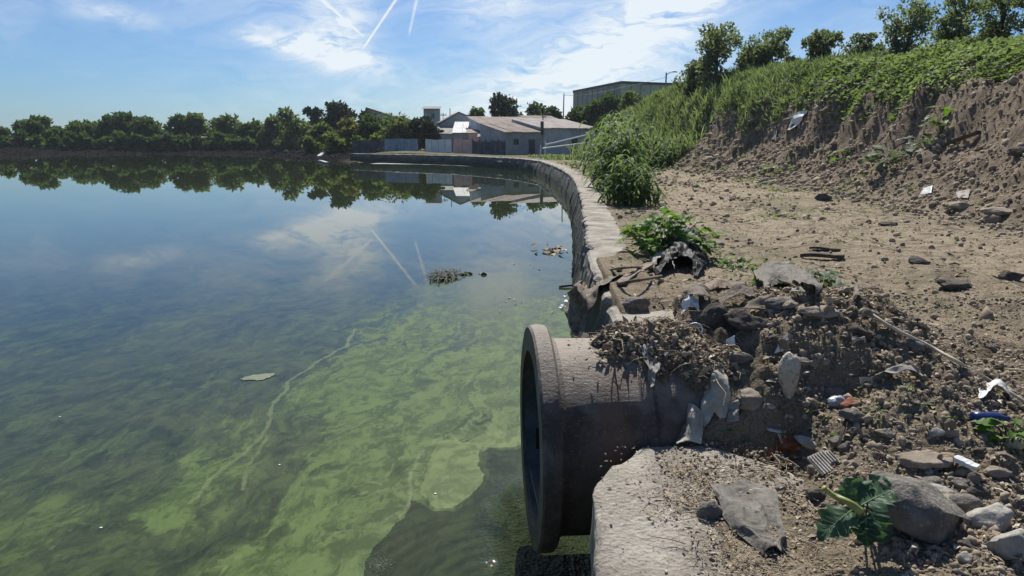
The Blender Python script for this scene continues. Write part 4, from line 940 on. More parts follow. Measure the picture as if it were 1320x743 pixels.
    X = np.concatenate([X, PC[0] + t_ * PAX[0] + .545 * np.sin(an) * -PAX[1]]); Y = np.concatenate([Y, PC[1] + t_ * PAX[1] - .545 * np.sin(an)]); Z = np.concatenate([Z, PC[2] + .545 * np.cos(an)])
    n = len(X); L = (.008 + .0030 * Y) * np.exp(rng.normal(0, .5, n)); L[-(kk.sum() + len(t_)):] *= .8
    FL = np.array([(0, 0, 0), (.22, .4, .13), (0, 1, .05), (-.22, .45, .12)])
    V, F = scatter(FL, LEAFF, np.stack([X, Y, Z + .006], 1), rotz_tilt(n, .35), L)
    obj('leaf_litter', mesh('leaf_litter', V, F, M['litter'], False, dict(tint=rep(np.clip(rng.beta(1.8, 1.8, n), 0, 1), 4))), None, None, 'dry brown leaf litter strewn over rubble, pipe and block', 'litter', None, 'stuff')
    # twigs and dry stalks
    m4 = 3200; X, Y = field(m4, 1.9, 16, .1, 3.6, 1, 0); d, S, k = ok(X, Y); k &= rng.uniform(size=m4) < .22 + .9 * np.exp(-(((X - 1.3) / .8) ** 2 + ((Y - 4.2) / 1.0) ** 2)); X, Y = X[k], Y[k]; Z = h(X, Y) + .008
    bx = rng.uniform(.5, 1.3, 900); by = rng.uniform(1.9, 2.95, 900); kb = rng.uniform(size=900) < smooth(.5, .8, bx); X = np.concatenate([X, bx[kb]]); Y = np.concatenate([Y, by[kb]]); Z = np.concatenate([Z, np.full(kb.sum(), .966)])
    n = len(X); TW, TF = tube([(0, 0, 0), (.06, .33, .02), (-.02, .66, .05), (.05, 1, .02)], [.018, .016, .013, .006], 4); TF = np.array([f for f in TF if len(f) == 4][:12])
    L = (.022 + .014 * Y) * np.exp(rng.normal(0, .45, n))
    V, F = scatter(TW, TF, np.stack([X, Y, Z], 1), rotz_tilt(n, .16), np.stack([L * .8, L, L * 1.1], 1))
    obj('twigs', mesh('twigs', V, F, M['litter'], False, dict(tint=rep(rng.uniform(.2, .95, n), len(TW)))), None, None, 'thin dry twigs and stalks strewn over the dirt bank', 'twigs', None, 'stuff')
    # talus at the hill foot and on the eroded face
    m5 = 16000; Y = np.exp(rng.uniform(math.log(9), math.log(60), m5)); X = np.interp(Y, YB, XB) + rng.uniform(-.5, 2.9, m5); S = hill_s(X, Y); k = rng.uniform(size=m5) < .35 + .8 * fbm(X, Y, 4.0, oct=3); X, Y = X[k], Y[k]; Z = h(X, Y); n = len(X)
    r_ = (.006 + .0011 * Y) * np.exp(rng.normal(0, .65, n)); bv, bf = base[2]
    V, F = scatter(bv, bf, np.stack([X, Y, Z], 1), rotm(n), (r_ * 2)[:, None] * rng.uniform(.5, 1.2, (n, 3)))
    obj('slope_rubble', mesh('slope_rubble', V, F, M['clod'], False, dict(tint=rep(np.clip(rng.normal(.4, .3, n), 0, .95), len(bv)))), None, None, 'earth lumps and rubble on the eroded hill foot', 'rubble', None, 'stuff')
loose()

# far bank rubble
def far_rubble():
    n = 2900; i = rng.integers(17, 23, n); t = rng.uniform(size=n); a = LAKE[i]; b = LAKE[i + 1]; p = a + (b - a) * t[:, None]
    nrm = np.stack([-(b - a)[:, 1], (b - a)[:, 0]], 1); nrm /= np.linalg.norm(nrm, axis=1)[:, None]; p = p - nrm * 0
    off = rng.uniform(0, 9, n) ** 1.0; c = np.array([-70.0, 60.0]); dirn = p - c; dirn /= np.linalg.norm(dirn, axis=1)[:, None]; p = p + dirn * off[:, None]
    Z = h(p[:, 0], p[:, 1]); bv, bf = rockshape(0, (1, 1, 1), 5, .7, .35, 5); r_ = .085 * np.exp(rng.normal(0, .5, n))
    V, F = scatter(bv, bf, np.stack([p[:, 0], p[:, 1], Z], 1), rotm(n), (r_ * 2)[:, None] * np.array([1.6, 1, .7]))
    obj('far_rubble', mesh('far_rubble', V, F, M['fardebris'], False, dict(tint=rep(np.clip(rng.beta(1.2, 3.2, n), 0, 1), len(bv)))), None, None, 'dark rubble and rubbish along the far shore', 'rubble', None, 'stuff')
far_rubble()

# ------------------------------------------------------------------ single stones and rubbish, foreground
def rock(px, py, w, hh, mat, label, name='stone', cat='stone', group=None, sub=3, seed=None, dz=-.004, tall=None, depth=.75, ang=.85, rough=.22, cuts=11, rot=None, pos=None):
    p = hit(px, py) if pos is None else np.array(pos, float); k = mpp(p); W = w * k; H = (tall or hh * .85) * k; D = max(W * depth, hh * k * .6)
    V, F = rockshape(sub, (W * 1.12, D, H * 1.15), seed if seed is not None else int(px * 31 + py), ang, rough, cuts)
    if rot: c, s_ = math.cos(R(rot)), math.sin(R(rot)); V = np.stack([V[:, 0] * c - V[:, 2] * s_, V[:, 1], V[:, 0] * s_ + V[:, 2] * c], 1)
    V = V + p + np.array([0, D * .15, H * .22 + dz])
    return solo(name, V, F, mat, label, cat, group, smoothf=sub > 1)
G_, D_, P_, T_ = M['rock_grey'], M['rock_dark'], M['rock_pale'], M['rock_tan']
rocks = [
 (1193, 683, 118, 84, G_, 'large grey angular rock beside the dark veined plant at bottom right', 'boulder', dict(ang=1.0, cuts=13, rough=.10, seed=3, rot=-16, sub=4)),
 (1276, 682, 52, 38, P_, 'pale angular stone right of the large grey rock', 'stone', dict(ang=.8)),
 (1306, 722, 40, 46, P_, 'pale stone in the bottom right corner of the picture', 'stone', {}),
 (1018, 506, 25, 54, M['rock_cream'], 'long upright cream coloured stone on the dirt slope', 'stone', dict(tall=56, ang=.6, depth=.5, rough=.10, seed=12, dz=.02)),
 (962, 424, 56, 34, D_, 'dark mossy rock near the top of the rubble mound', 'stone', {}),
 (922, 420, 32, 42, D_, 'dark fibrous lump left of the mossy rock in the rubble mound', 'lump', dict(rough=.3, ang=.2)),
 (968, 522, 52, 26, T_, 'flat tan rock right of the folded cream sack', 'stone', {}),
 (955, 466, 34, 20, G_, 'grey tilted stone below the dark mossy rock', 'stone', {}),
 (898, 506, 30, 20, T_, 'brownish stone right of the green bottle', 'stone', {}),
 (1078, 509, 30, 15, G_, 'smooth grey stone above the blue grey one, centre of dirt slope', 'stone', dict(ang=.65)),
 (1080, 522, 20, 17, M['bluegrey'], 'small blue grey pebble left of the brick chip', 'stone', dict(ang=.2)),
 (1099, 524, 24, 14, M['brick'], 'small orange brick chip on the dirt slope', 'brick_chip', dict(ang=.8)),
 (1104, 540, 30, 18, G_, 'rough grey clod below the orange brick chip', 'stone', dict(rough=.3)),
 (1022, 577, 36, 22, M['rust'], 'rusty orange crumpled lump on the rubbish pile', 'rusty_lump', dict(rough=.4, ang=.3)),
 (999, 589, 22, 20, M['brick'], 'small reddish round stone left of the rusty lump', 'stone', dict(ang=.2)),
 (1014, 602, 28, 24, T_, 'tan stone in the middle of the rubbish pile', 'stone', {}),
 (1046, 576, 34, 13, P_, 'pale rod-shaped stone right of the rusty lump', 'stone', dict(ang=.2, rot=-22)),
 (1052, 645, 26, 20, D_, 'dark stone beside the yellow stem of the veined plant', 'stone', {}),
 (1198, 598, 54, 22, T_, 'flat tan slab above the row of rounded stones', 'stone', dict(ang=.9, cuts=10)),
 (1184, 630, 28, 15, T_, 'leftmost rounded stone in the row under the tan slab', 'stone', dict(ang=.6)),
 (1205, 625, 30, 12, G_, 'small grey rounded stone under the tan slab', 'stone', dict(ang=.6)),
 (1207, 637, 36, 13, P_, 'pale elongated pebble below the small grey rounded stone', 'stone', dict(ang=.2)),
 (1212, 648, 54, 11, T_, 'long thin tan stone directly above the large grey rock', 'stone', dict(ang=.65)),
 (1247, 634, 30, 20, G_, 'grey rounded stone right of the pale elongated pebble', 'stone', dict(ang=.65)),
 (1243, 655, 36, 22, G_, 'grey stone wedged between large rock and pale angular stone', 'stone', dict(ang=.4)),
 (1262, 638, 24, 18, D_, 'dark rounded stone at the right end of the stone row', 'stone', dict(ang=.65)),
 (1305, 575, 26, 16, P_, 'pale stone at the right edge below the blue bottle', 'stone', {}),
 (1186, 340, 26, 13, D_, 'dark brown stone alone on the path', 'stone', dict(ang=.65)),
 (1240, 269, 26, 11, M['rock_tan'], 'brown stone on the path near the hill foot', 'stone', dict(ang=.65)),
 (1293, 276, 34, 11, M['rock_tan'], 'flat brown stone on the path near the right edge', 'stone', dict(ang=.4)),
 (1063, 259, 18, 13, D_, 'dark earth lump on the middle of the path', 'earth_lump', dict(rough=.3)),
 (1150, 291, 22, 8, D_, 'low dark stone on the path beyond the lone brown one', 'stone', {}),
 (1233, 372, 40, 16, D_, 'dark clod with pale chip at the right of the path', 'earth_lump', dict(rough=.35)),
 (1305, 362, 26, 18, D_, 'dark clod at the right edge of the path', 'earth_lump', dict(rough=.3)),
 (1060, 405, 44, 18, T_, 'brown stone at the right shoulder of the rubble mound', 'stone', {}),
 (1110, 432, 40, 20, D_, 'dark earth lump where the pale rope begins', 'earth_lump', dict(rough=.35)),
 (1008, 396, 36, 18, G_, 'grey stone below the flattened sheet and weeds', 'stone', {}),
 (822, 397, 34, 20, G_, 'grey stone on the broken wall end', 'stone', {}),
 (1316, 200, 22, 14, D_, 'brown stone on the hill slope at the right edge', 'stone', {}),
 (876, 432, 30, 16, T_, 'tan stone at the left of the rubble mound', 'stone', {}),
 (848, 420, 28, 15, G_, 'grey stone just above the pipe at the mound foot', 'stone', {}),
 (1000, 440, 30, 16, D_, 'brown dull stone below the grey one on the mound shoulder', 'stone', {}),
 (905, 470, 34, 20, T_, 'tan lump above the green bottle', 'stone', {}),
 (1030, 470, 26, 14, G_, 'small grey stone above the upright cream stone', 'stone', {}),
 (1145, 560, 24, 14, T_, 'tan stone alone on the bare dirt slope', 'stone', {}),
 (1085, 575, 26, 16, G_, 'grey stone right of the ribbed tile', 'stone', {}),
 (1290, 615, 26, 16, T_, 'tan stone above the pale angular one at the right', 'stone', {}),
]
for px, py, w, hh, m_, lab, nm, kw in rocks: rock(px, py, w, hh, m_, lab, nm, 'earth lump' if 'lump' in nm else 'stone', **kw)
ZB = .958
pb = onz(915, 668, ZB); rock(915, 668, 30, 32, G_, 'round dark grey stone resting on the concrete block beside the cloth', 'stone', pos=pb, ang=.3, depth=.9)
# unnumbered rubble stones that look all alike
k_ = 0
for i in range(400):
    if k_ >= 64: break
    px = rng.uniform(860, 1315); py = rng.uniform(385, 735)
    if px < 1010 and py > 540: continue
    p = hit(px, py); d_, _ = sdf(p[0:1], p[1:2]);
    if p[2] < .85 or d_[0] < .6 or (p[1] < 3.25 and p[0] < 1.25): continue
    mound_ = math.exp(-(((p[0] - 1.5) / .9) ** 2 + ((p[1] - 4.3) / .8) ** 2)) + (.8 if py > 560 and px > 1000 else .12)
    if rng.uniform() > mound_: continue
    s_ = rng.uniform(8, 16); rock(px, py, s_ * rng.uniform(1, 1.5), s_, [G_, D_, T_, T_, P_][int(rng.integers(0, 5))], 'small rough rubble stone lying in the heaped dirt of the near bank', 'rubble_stone', 'stone', 'small rubble stones on the near bank', sub=2, pos=p, ang=.95, cuts=11, rough=.22, dz=-.006); k_ += 1

def C3(rows, Y=None):
    """control grid: each entry (px, py, lift) dropped on the ground, or (px, py, Y, 'Y') at a distance"""
    out = []
    for r_ in rows:
        q = []
        for e in r_:
            if len(e) == 3: p = hit(e[0], e[1]).copy(); p[2] += e[2]
            elif e[3] == 'z': p = onz(e[0], e[1], e[2])
            else: p = at(e[0], e[1], e[2])
            q.append(p)
        out.append(q)
    return out
def cloth(rows, mat, label, name, cat, **k):
    V, F = sheet(C3(rows), **k); return solo(name, V, F, mat, label, cat, 'small torn scraps in the near rubble' if name == 'torn_scrap' else None, smoothf=True)
# stiff grey cloth on the block, in two folds
Z1 = ZB + .02
def strips(lst, mat, label, name, cat):
    V, F = [], []; o = 0
    for rows, kw in lst:
        v, f = sheet(C3(rows), **kw); V.append(v); F += [tuple(int(i) + o for i in q) for q in f]; o += len(v)
    return solo(name, np.vstack(V), F, mat, label, cat, smoothf=True)
zc = lambda px, py, up: (px, py, ZB + .008 + up * .9, 'z')
strips([([[zc(918, 632, 0), zc(940, 626, .02), zc(968, 624, .0), zc(1002, 634, .02)], [zc(930, 652, .02), zc(952, 650, .05), zc(974, 648, .0), zc(1006, 662, .03)], [zc(944, 676, .0), zc(962, 674, .055), zc(986, 672, .0), zc(1012, 688, .04)], [zc(962, 696, .0), zc(978, 690, .04), zc(996, 690, .0), zc(1014, 702, .03)], [zc(984, 718, 0), zc(994, 708, .02), zc(1006, 712, 0), zc(1018, 718, 0)]], dict(n=80, m=80, wr=.014, sc=11, fold=1.5, thick=.004, rag=.25))],
       M['grey_cloth'], 'stiff crumpled grey cloth lying on the foreground concrete block', 'cloth', 'cloth')
cloth([[(905, 518, .05), (924, 500, .10), (942, 512, .05)], [(903, 538, .05), (921, 520, .13), (940, 534, .05)], [(908, 556, .02), (920, 545, .06), (934, 550, .02)]],
      M['cream_cloth'], 'folded cream sack half buried beside the pipe', 'sack', 'sack', n=40, m=36, wr=.016, sc=12, fold=1.0, thick=.006)
cloth([[(868, 538, .03), (888, 532, .05), (906, 540, .03)], [(868, 556, .03), (887, 552, .05), (906, 556, .03)], [(872, 572, .975, 'z'), (888, 569, .98, 'z'), (904, 573, .975, 'z')]],
      M['cream_cloth'], 'small pale sheet tucked between pipe and concrete block', 'paper_sheet', 'sheet', n=26, m=26, wr=.010, sc=10, thick=.003)
def onpipe(a, ang, lift=.01):
    r_ = .545 + lift; return PC + PAX * a + r_ * np.array([-math.sin(ang) * -PAX[1], -math.sin(ang) * PAX[0], math.cos(ang)])
def pipesheet(a0, a1, g0, g1, mat, label, name, cat, ragd=.4, wr=.03, lift=.02, seed=0, n=40):
    rows = [[onpipe(a, g0 + (g1 - g0) * j / 4 * (1 + .25 * math.sin(a * 23 + seed)), lift + .02 * math.sin(j * 2 + a * 9)) for a in np.linspace(a0, a1, 5)] for j in range(5)]
    V, F = sheet(rows, n=n, m=n, wr=wr, sc=12, fold=1.0, rag=ragd, thick=.004, seed=seed); return solo(name, V, F, mat, label, cat, smoothf=True)
def pipeheap():
    na, ng = 150, 150; A = np.linspace(.22, 1.08, na)[:, None] * np.ones((1, ng)); G = np.linspace(-1.0, 1.15, ng)[None] * np.ones((na, 1))
    n1 = fbm(A * 5, G * 3.0, 3.3, oct=4, gain=.6); n2_ = fbm(A * 22, G * 11, 1.3, oct=3, gain=.6); tong = .55 * fbm(A * 11, 7.7, oct=2)
    mask = smooth(.28, .62, A + .25 * n1) * smooth(.66, .14, np.abs(G + .05) - .36 * smooth(.6, 1.1, A) + tong * .55)
    T_ = mask * (.085 + .06 * n1) * (1 - .5 * smooth(.75, 1.05, A)) + .028 * n2_ * smooth(0, .3, mask) - .022
    P = np.stack([onpipe(a_, g_, t_) for a_, g_, t_ in zip(A.ravel(), G.ravel(), T_.ravel())]); F = quads(na, ng); up = (T_ > -.012).ravel(); F = F[up[F].any(1)]
    used = np.zeros(len(P), bool); used[F] = True; mp = np.cumsum(used) - 1; z_ = np.zeros(used.sum())
    solo('dirt_heap', P[used], mp[F], M['soil'], 'clump of dirt and dead leaves slumped over the pipe top', 'dirt', None, 'stuff', smoothf=True, attrs=dict(scarp=z_ + .6, veg=z_, near=z_, track=z_))
    ok_ = np.where((T_ > .0).ravel())[0]; k = rng.choice(ok_, 2600); pos = P[k] + rng.normal(0, .006, (2600, 3)) + np.array([0, -.004, .006]); n = len(k)
    FL = np.array([(0, 0, 0), (.22, .4, .13), (0, 1, .05), (-.22, .45, .12)]); V, F = scatter(FL, LEAFF, pos, rotz_tilt(n, .7), .022 * np.exp(rng.normal(0, .5, n)))
    solo('leaf_litter', V, F, M['litter'], 'dead leaves caught in the dirt clump on the pipe', 'litter', None, 'stuff', attrs=dict(tint=rep(np.clip(rng.beta(1.8, 1.6, n), 0, 1), 4)))
    k = rng.choice(ok_, 1500); bv, bf = rockshape(0, (1, 1, 1), 3, .7, .35, 5); V, F = scatter(bv, bf, P[k], rotm(1500), .016 * np.exp(rng.normal(0, .5, 1500))); solo('soil_crumbs', V, F, M['clod'], 'soil crumbs on the dirt clump over the pipe', 'soil', None, 'stuff', attrs=dict(tint=rep(rng.uniform(0, .95, 1500), len(bv))))
    k = rng.choice(ok_, 240); V, F = tube([(0, 0, 0), (.06, .33, .02), (-.02, .66, .05), (.05, 1, -.12)], [.020, .018, .014, .007], 4); F = np.array([f for f in F if len(f) == 4][:12]); TV, TF = scatter(V, F, P[k] + np.array([0, -.01, .01]), rotz_tilt(240, .5), .10 * np.exp(rng.normal(0, .4, 240)))
    solo('twigs', TV, TF, M['litter'], 'dry stalks sticking from the dirt clump over the pipe', 'twigs', None, 'stuff', attrs=dict(tint=rep(rng.uniform(.2, .9, 240), len(V))))
pipeheap()
pipesheet(.56, .64, .20, .70, M['film'], 'small dusty torn plastic film hanging from the dirt on the pipe', 'plastic_film', 'plastic film', seed=2, ragd=.5, wr=.018, lift=.035)
# black bag and its white-lined flap behind the mound
cloth([[(850, 335, .05), (880, 318, .22), (900, 322, .18), (912, 345, .03)], [(845, 350, .03), (872, 332, .30), (892, 330, .26), (905, 352, .06)], [(848, 362, .02), (870, 350, .18), (888, 352, .15), (898, 362, .02)]],
      M['blackbag'], 'black plastic bag slumped under the broadleaf bush', 'plastic_bag', 'plastic bag', n=60, m=64, wr=.035, sc=9, fold=1.0, thick=.004)
cloth([[(838, 340, .05), (855, 334, .12), (866, 342, .10)], [(842, 352, .03), (857, 346, .14), (868, 356, .06)]],
      M['film'], 'small dusty plastic film beside the black bag', 'plastic_film', 'plastic film', n=20, m=22, wr=.03, sc=12, fold=1.0)
# rag and net hanging over the broken wall end into the water
cloth([[(790, 352, .03), (805, 358, .03), (822, 352, .02)], [(760, 362, .06), (770, 372, .08), (785, 372, .04)], [(742, 366, 7.0, 'Y'), (756, 386, 6.7, 'Y'), (768, 388, 6.6, 'Y')], [(738, 378, 6.95, 'Y'), (742, 405, 6.6, 'Y'), (756, 420, 6.5, 'Y')], [(738, 392, 6.9, 'Y'), (733, 418, 6.55, 'Y'), (750, 445, 6.4, 'Y')]],
      M['rag'], 'grey beige net rag hanging over the broken wall end into the lake', 'rag', 'rag', n=50, m=34, wr=.04, sc=5, fold=.9, rag=.3)
cloth([[(748, 428, 5.9, 'Y'), (758, 430, 5.85, 'Y')], [(742, 448, 5.8, 'Y'), (768, 455, 5.7, 'Y')], [(748, 470, 5.7, 'Y'), (772, 478, 5.6, 'Y')]], M['rag'], 'pale torn net strip below the broken wall end at the water', 'net', 'net', n=24, m=20, wr=.03, sc=8, rag=.3)
# flattened grey sheet with weeds on the mound crest
cloth([[(973, 352, .05), (1000, 347, .07), (1025, 350, .06), (1048, 358, .03)], [(972, 360, .05), (1000, 354, .09), (1028, 358, .07), (1052, 366, .03)], [(985, 374, .01), (1005, 372, .04), (1030, 374, .03), (1060, 378, .0)]],
      M['grey_cloth'], 'flattened dusty grey sheet among weeds at the mound crest', 'sheet', 'sheet', n=30, m=50, wr=.035, sc=8, fold=1.0, rag=.3)
cloth([[(1142, 492, .02), (1165, 484, .05), (1185, 490, .02)], [(1120, 500, .01), (1160, 494, .05), (1195, 500, .02)]], M['film'], 'pale dusty rag crumpled on the right of the dirt slope', 'rag', 'rag', n=20, m=30, wr=.03, sc=9, fold=1.0)
cloth([[(1262, 508, .03), (1285, 503, .06), (1302, 510, .03)], [(1262, 518, .02), (1284, 514, .07), (1304, 522, .02)]], M['white'], 'crumpled white plastic container near the rope at the right edge', 'plastic_container', 'container', n=22, m=22, wr=.02, sc=12)
cloth([[(1190, 246, .06), (1202, 244, .08)], [(1186, 252, .02), (1200, 251, .03)]], M['white'], 'flat white plastic scrap at the hill foot', 'plastic_scrap', 'scrap', n=10, m=10, wr=.03, sc=5)
cloth([[(1232, 252, .06), (1250, 250, .08)], [(1232, 257, .02), (1248, 258, .03)]], M['film'], 'flat pale scrap right of the white one at the hill foot', 'plastic_scrap', 'scrap', n=10, m=10, wr=.03, sc=5)
cloth([[(1022, 155, .25), (1040, 151, .25)], [(1014, 164, .15), (1036, 160, .22)], [(1012, 175, .08), (1024, 172, .15)]], M['white'], 'twisted white fabric caught on the eroded hillside', 'fabric_scrap', 'fabric', n=20, m=16, wr=.1, sc=2, fold=1.)
cloth([[(992, 166, .15), (1003, 168, .15)], [(994, 184, .1), (1000, 184, .1)]], M['film'], 'narrow pale strip hanging on the eroded hillside left of the twisted fabric', 'fabric_scrap', 'fabric', n=16, m=10, wr=.06, sc=2)
# dry sheet-like bark and paper pieces on the mound crest
for i, (px, py, w, lab) in enumerate([(925, 372, 60, 'long curled pale bark strip on the mound crest, farthest back'), (890, 388, 44, 'curled tan bark strip on the left of the mound crest'), (870, 402, 40, 'dusty curled strip above the pipe on the mound'), (948, 386, 44, 'brown curled strip on top of the rubble mound'), (980, 402, 40, 'brown bark strip at the right of the mound top')]):
    cloth([[(px - w / 2, py + 6, .02), (px, py - 3, .07), (px + w / 2, py - 6, .03)], [(px - w / 2 + 4, py + 13, .01), (px, py + 6, .05), (px + w / 2 + 2, py + 2, .01)]], M['rag'] if i % 2 else M['wood'], lab, 'bark_strip', 'bark strip', n=16, m=30, wr=.02, sc=9, fold=1.0, rag=.3, seed=i * 3.)

for i in range(30):
    px, py = rng.uniform(850, 1120), rng.uniform(375, 500)
    if i > 18: px, py = rng.uniform(985, 1300), rng.uniform(545, 730)
    if 985 < px < 1035 and 470 < py < 540: px += 60
    w_ = rng.uniform(7, 15); hh_ = rng.uniform(4, 9); tl = rng.uniform(-4, 4)
    cloth([[(px, py, .035), (px + w_ * .5, py - tl, .055), (px + w_, py + tl, .03)], [(px + 1, py + hh_, .015), (px + w_ * .5, py + hh_ * .8, .045), (px + w_ - 1, py + hh_ + tl, .012)]],
          [M['film'], M['wood'], M['rag'], M['cream_cloth'], M['litter1']][int(rng.integers(0, 5))], 'small torn scrap of dusty plastic or bark sticking in the near rubble', 'torn_scrap', 'scrap', n=9, m=12, wr=.022, sc=16, fold=1.0, rag=.4, seed=i * 2.1)
# boards, rods, rope
def bar(P, r_, mat, label, name, cat, seg=8, n=20, jit=.05, group=None):
    V, F = tube(catmull(P, n), r_, seg, jit); return solo(name, V, F, mat, label, cat, group, smoothf=True)
def g(px, py, dz=0.0): p = hit(px, py).copy(); p[2] += dz; return p
def board(a, b, w, th, mat, label, name='board', cat='board', n=14, warp=.01):
    a, b = np.array(a), np.array(b); d_ = (b - a) / np.linalg.norm(b - a); s_ = np.cross(d_, [0, 0, 1.0]); s_ /= np.linalg.norm(s_); u = np.cross(s_, d_); V = []; F = []
    for i in range(n):
        f = i / (n - 1); c = a + (b - a) * f + u * warp * math.sin(f * 5); ww = w * (1 + .12 * float(vnoise(f * 7, a[0] * 3)) ) * (.8 if i in (0, n - 1) else 1)
        for sx, sz in ((-.5, 0), (.5, 0), (.5, 1), (-.5, 1)): V.append(c + s_ * sx * ww + u * sz * th * (1 + .2 * float(vnoise(f * 9, sx, 2))))
    for i in range(n - 1):
        for k in range(4): F.append((i * 4 + k, i * 4 + (k + 1) % 4, i * 4 + 4 + (k + 1) % 4, i * 4 + 4 + k))
    F += [(0, 3, 2, 1), tuple((n - 1) * 4 + k for k in range(4))]
    return solo(name, V, F, mat, label, cat)
rp = [g(px, py, .03) for px, py in ((1122, 412), (1140, 424), (1165, 438), (1200, 455), (1235, 475), (1270, 495), (1300, 513), (1335, 535))]
bar(rp, .009, M['rope'], 'long pale rope lying across the dirt from mound to right edge', 'rope', 'rope', 8, 60, .12)
board(g(1032, 333, .02), g(1088, 334, .02), .14, .045, M['darkwood'], 'dark weathered board lying on the path')
board(g(1045, 322, .01), g(1082, 324, .01), .08, .03, M['darkwood'], 'narrow dark board just beyond the first one on the path')
board(g(800, 370, .03), g(838, 344, .04), .10, .02, M['wood'], 'short pale board lying across the wall top dirt')
bar([g(760, 357, .05), g(790, 352, .04), g(832, 349, .05)], .014, M['wood'], 'thin wooden rod lying on the dirt of the wall top, farther one', 'rod', 'rod')
bar([g(762, 376, .06), g(800, 372, .05), g(852, 362, .05)], .016, M['twig'], 'thin dark rod lying on the dirt of the wall top, nearer one', 'rod', 'rod')
board(g(1215, 196, .12), g(1262, 178, .12), .12, .06, M['darkwood'], 'dark plank sticking out of the hill foot')
board(g(1228, 605, .045), g(1258, 616, .035), .045, .016, M['white'], 'small white painted board piece leaning on the tan slab', warp=0)
board(g(988, 566, .05), g(1006, 569, .05), .035, .003, M['white'], 'small flat white card on the rubbish pile', 'card', 'card', 6, 0)
board(g(1002, 572, .055), g(1010, 580, .03), .03, .003, M['white'], 'white card scrap tilted under the flat white card', 'card', 'card', 6, 0)
board(g(1080, 585, .02), g(1092, 540, .03), .012, .010, M['darkwood'], 'thin dark stick standing out of the dirt slope', 'stick', 'stick')
# ribbed tile
def ribbed():
    c = g(1063, 604, .035); root = thing('ribbed_tile', c, 'small broken pale tile with parallel ribs, on the rubbish pile', 'tile'); k = mpp(c); w = 34 * k; a = R(28); u = np.array([math.cos(a), math.sin(a), .12]); v = np.array([-math.sin(a), math.cos(a), .5]); v /= np.linalg.norm(v); n_ = np.cross(u, v); n_ /= np.linalg.norm(n_)
    l = w * .75; mb = MB(); mb.prism([c - u * w / 2 - v * l / 2, c + u * w / 2 - v * l / 2, c + u * w * .5 + v * l * .35, c + u * w * .2 + v * l / 2, c - u * w / 2 + v * l / 2], -n_ * .010); part('plate', *mb.VF(), M['cream_cloth'], root)
    for i in range(8):
        f = -.44 + .88 * i / 7; o = c + u * w * f; r_ = MB(); r_.prism([o - u * .0022 - v * l * .48 + n_ * .0005, o + u * .0022 - v * l * .48 + n_ * .0005, o + u * .0022 + v * l * (.46 if f < .2 else .34) + n_ * .0005, o - u * .0022 + v * l * (.46 if f < .2 else .34) + n_ * .0005], n_ * .004); part('rib', *r_.VF(), M['cream_cloth'], root)
ribbed()
# bottles
def bottle(p, ax, L, r_, mat, label, name='bottle', cat='bottle', cap=None, cupshape=False):
    ax = np.array(ax, float); ax /= np.linalg.norm(ax); root = thing(name, p, label, cat)
    prof = [(0, .001), (0, r_ * .8), (.02 * L, r_), (.3 * L, r_), (.34 * L, r_ * .93), (.40 * L, r_), (.62 * L, r_), (.80 * L, r_ * .5), (.86 * L, r_ * .34), (.96 * L, r_ * .33), (.96 * L, .001)]
    if cupshape: prof = [(0, .001), (0, r_ * .7), (.9 * L, r_ * .98), (.92 * L, r_ * 1.05), (L, r_ * 1.05), (L, r_ * .93), (.1 * L, r_ * .62), (.1 * L, .001)]
    V, F = lathe(prof, 24, np.array(p, float), ax, r_ * .05, closed=False); part('body' , V, F, mat, root, smoothf=True)
    if cap: V, F = lathe([(.93 * L, .001), (.93 * L, r_ * .42), (1.03 * L, r_ * .42), (1.03 * L, .001)], 16, np.array(p, float), ax, closed=False); part('cap', V, F, cap, root, smoothf=False)
p = g(866, 512, .03); bottle(p, (.12, .1, 1), .17, .045, M['green_glass'], 'dark green plastic bottle stuck upright in rubble behind the pipe', cap=M['green_glass'])
p = g(1252, 548, .03); bottle(p, (1, -.1, .05), .16, .030, M['blue'], 'dark blue plastic bottle half buried at the right edge')
p = g(896, 438, .02); bottle(p, (-.2, -.55, .6), .075, .042, M['bluegrey'], 'pale blue grey plastic cup stuck in the rubble mound', 'cup', 'cup', cupshape=True)
cloth([[(878, 402, .05), (890, 396, .07), (902, 400, .05)], [(876, 412, .02), (890, 408, .06), (903, 410, .03)]], M['white'], 'torn white plastic sheet piece above the pale cup', 'plastic_scrap', 'scrap', n=14, m=16, wr=.03, sc=12, rag=.4)
cloth([[(936, 447, .04), (946, 445, .05)], [(934, 455, .01), (948, 454, .02)]], M['white'], 'small white plastic scrap below the dark mossy rock', 'plastic_scrap', 'scrap', n=10, m=10, wr=.015, sc=14)
cloth([[(1005, 448, .04), (1012, 447, .05)], [(998, 458, .01), (1018, 456, .02)]], M['white'], 'small white plastic scrap right of the tilted grey stone', 'plastic_scrap', 'scrap', n=10, m=10, wr=.02, sc=14)
cloth([[(940, 530, .04), (950, 528, .05)], [(936, 548, .01), (952, 550, .02)]], M['film'], 'crumpled pale film between the sack and the tan rock', 'plastic_film', 'plastic film', n=14, m=14, wr=.04, sc=16, fold=1)

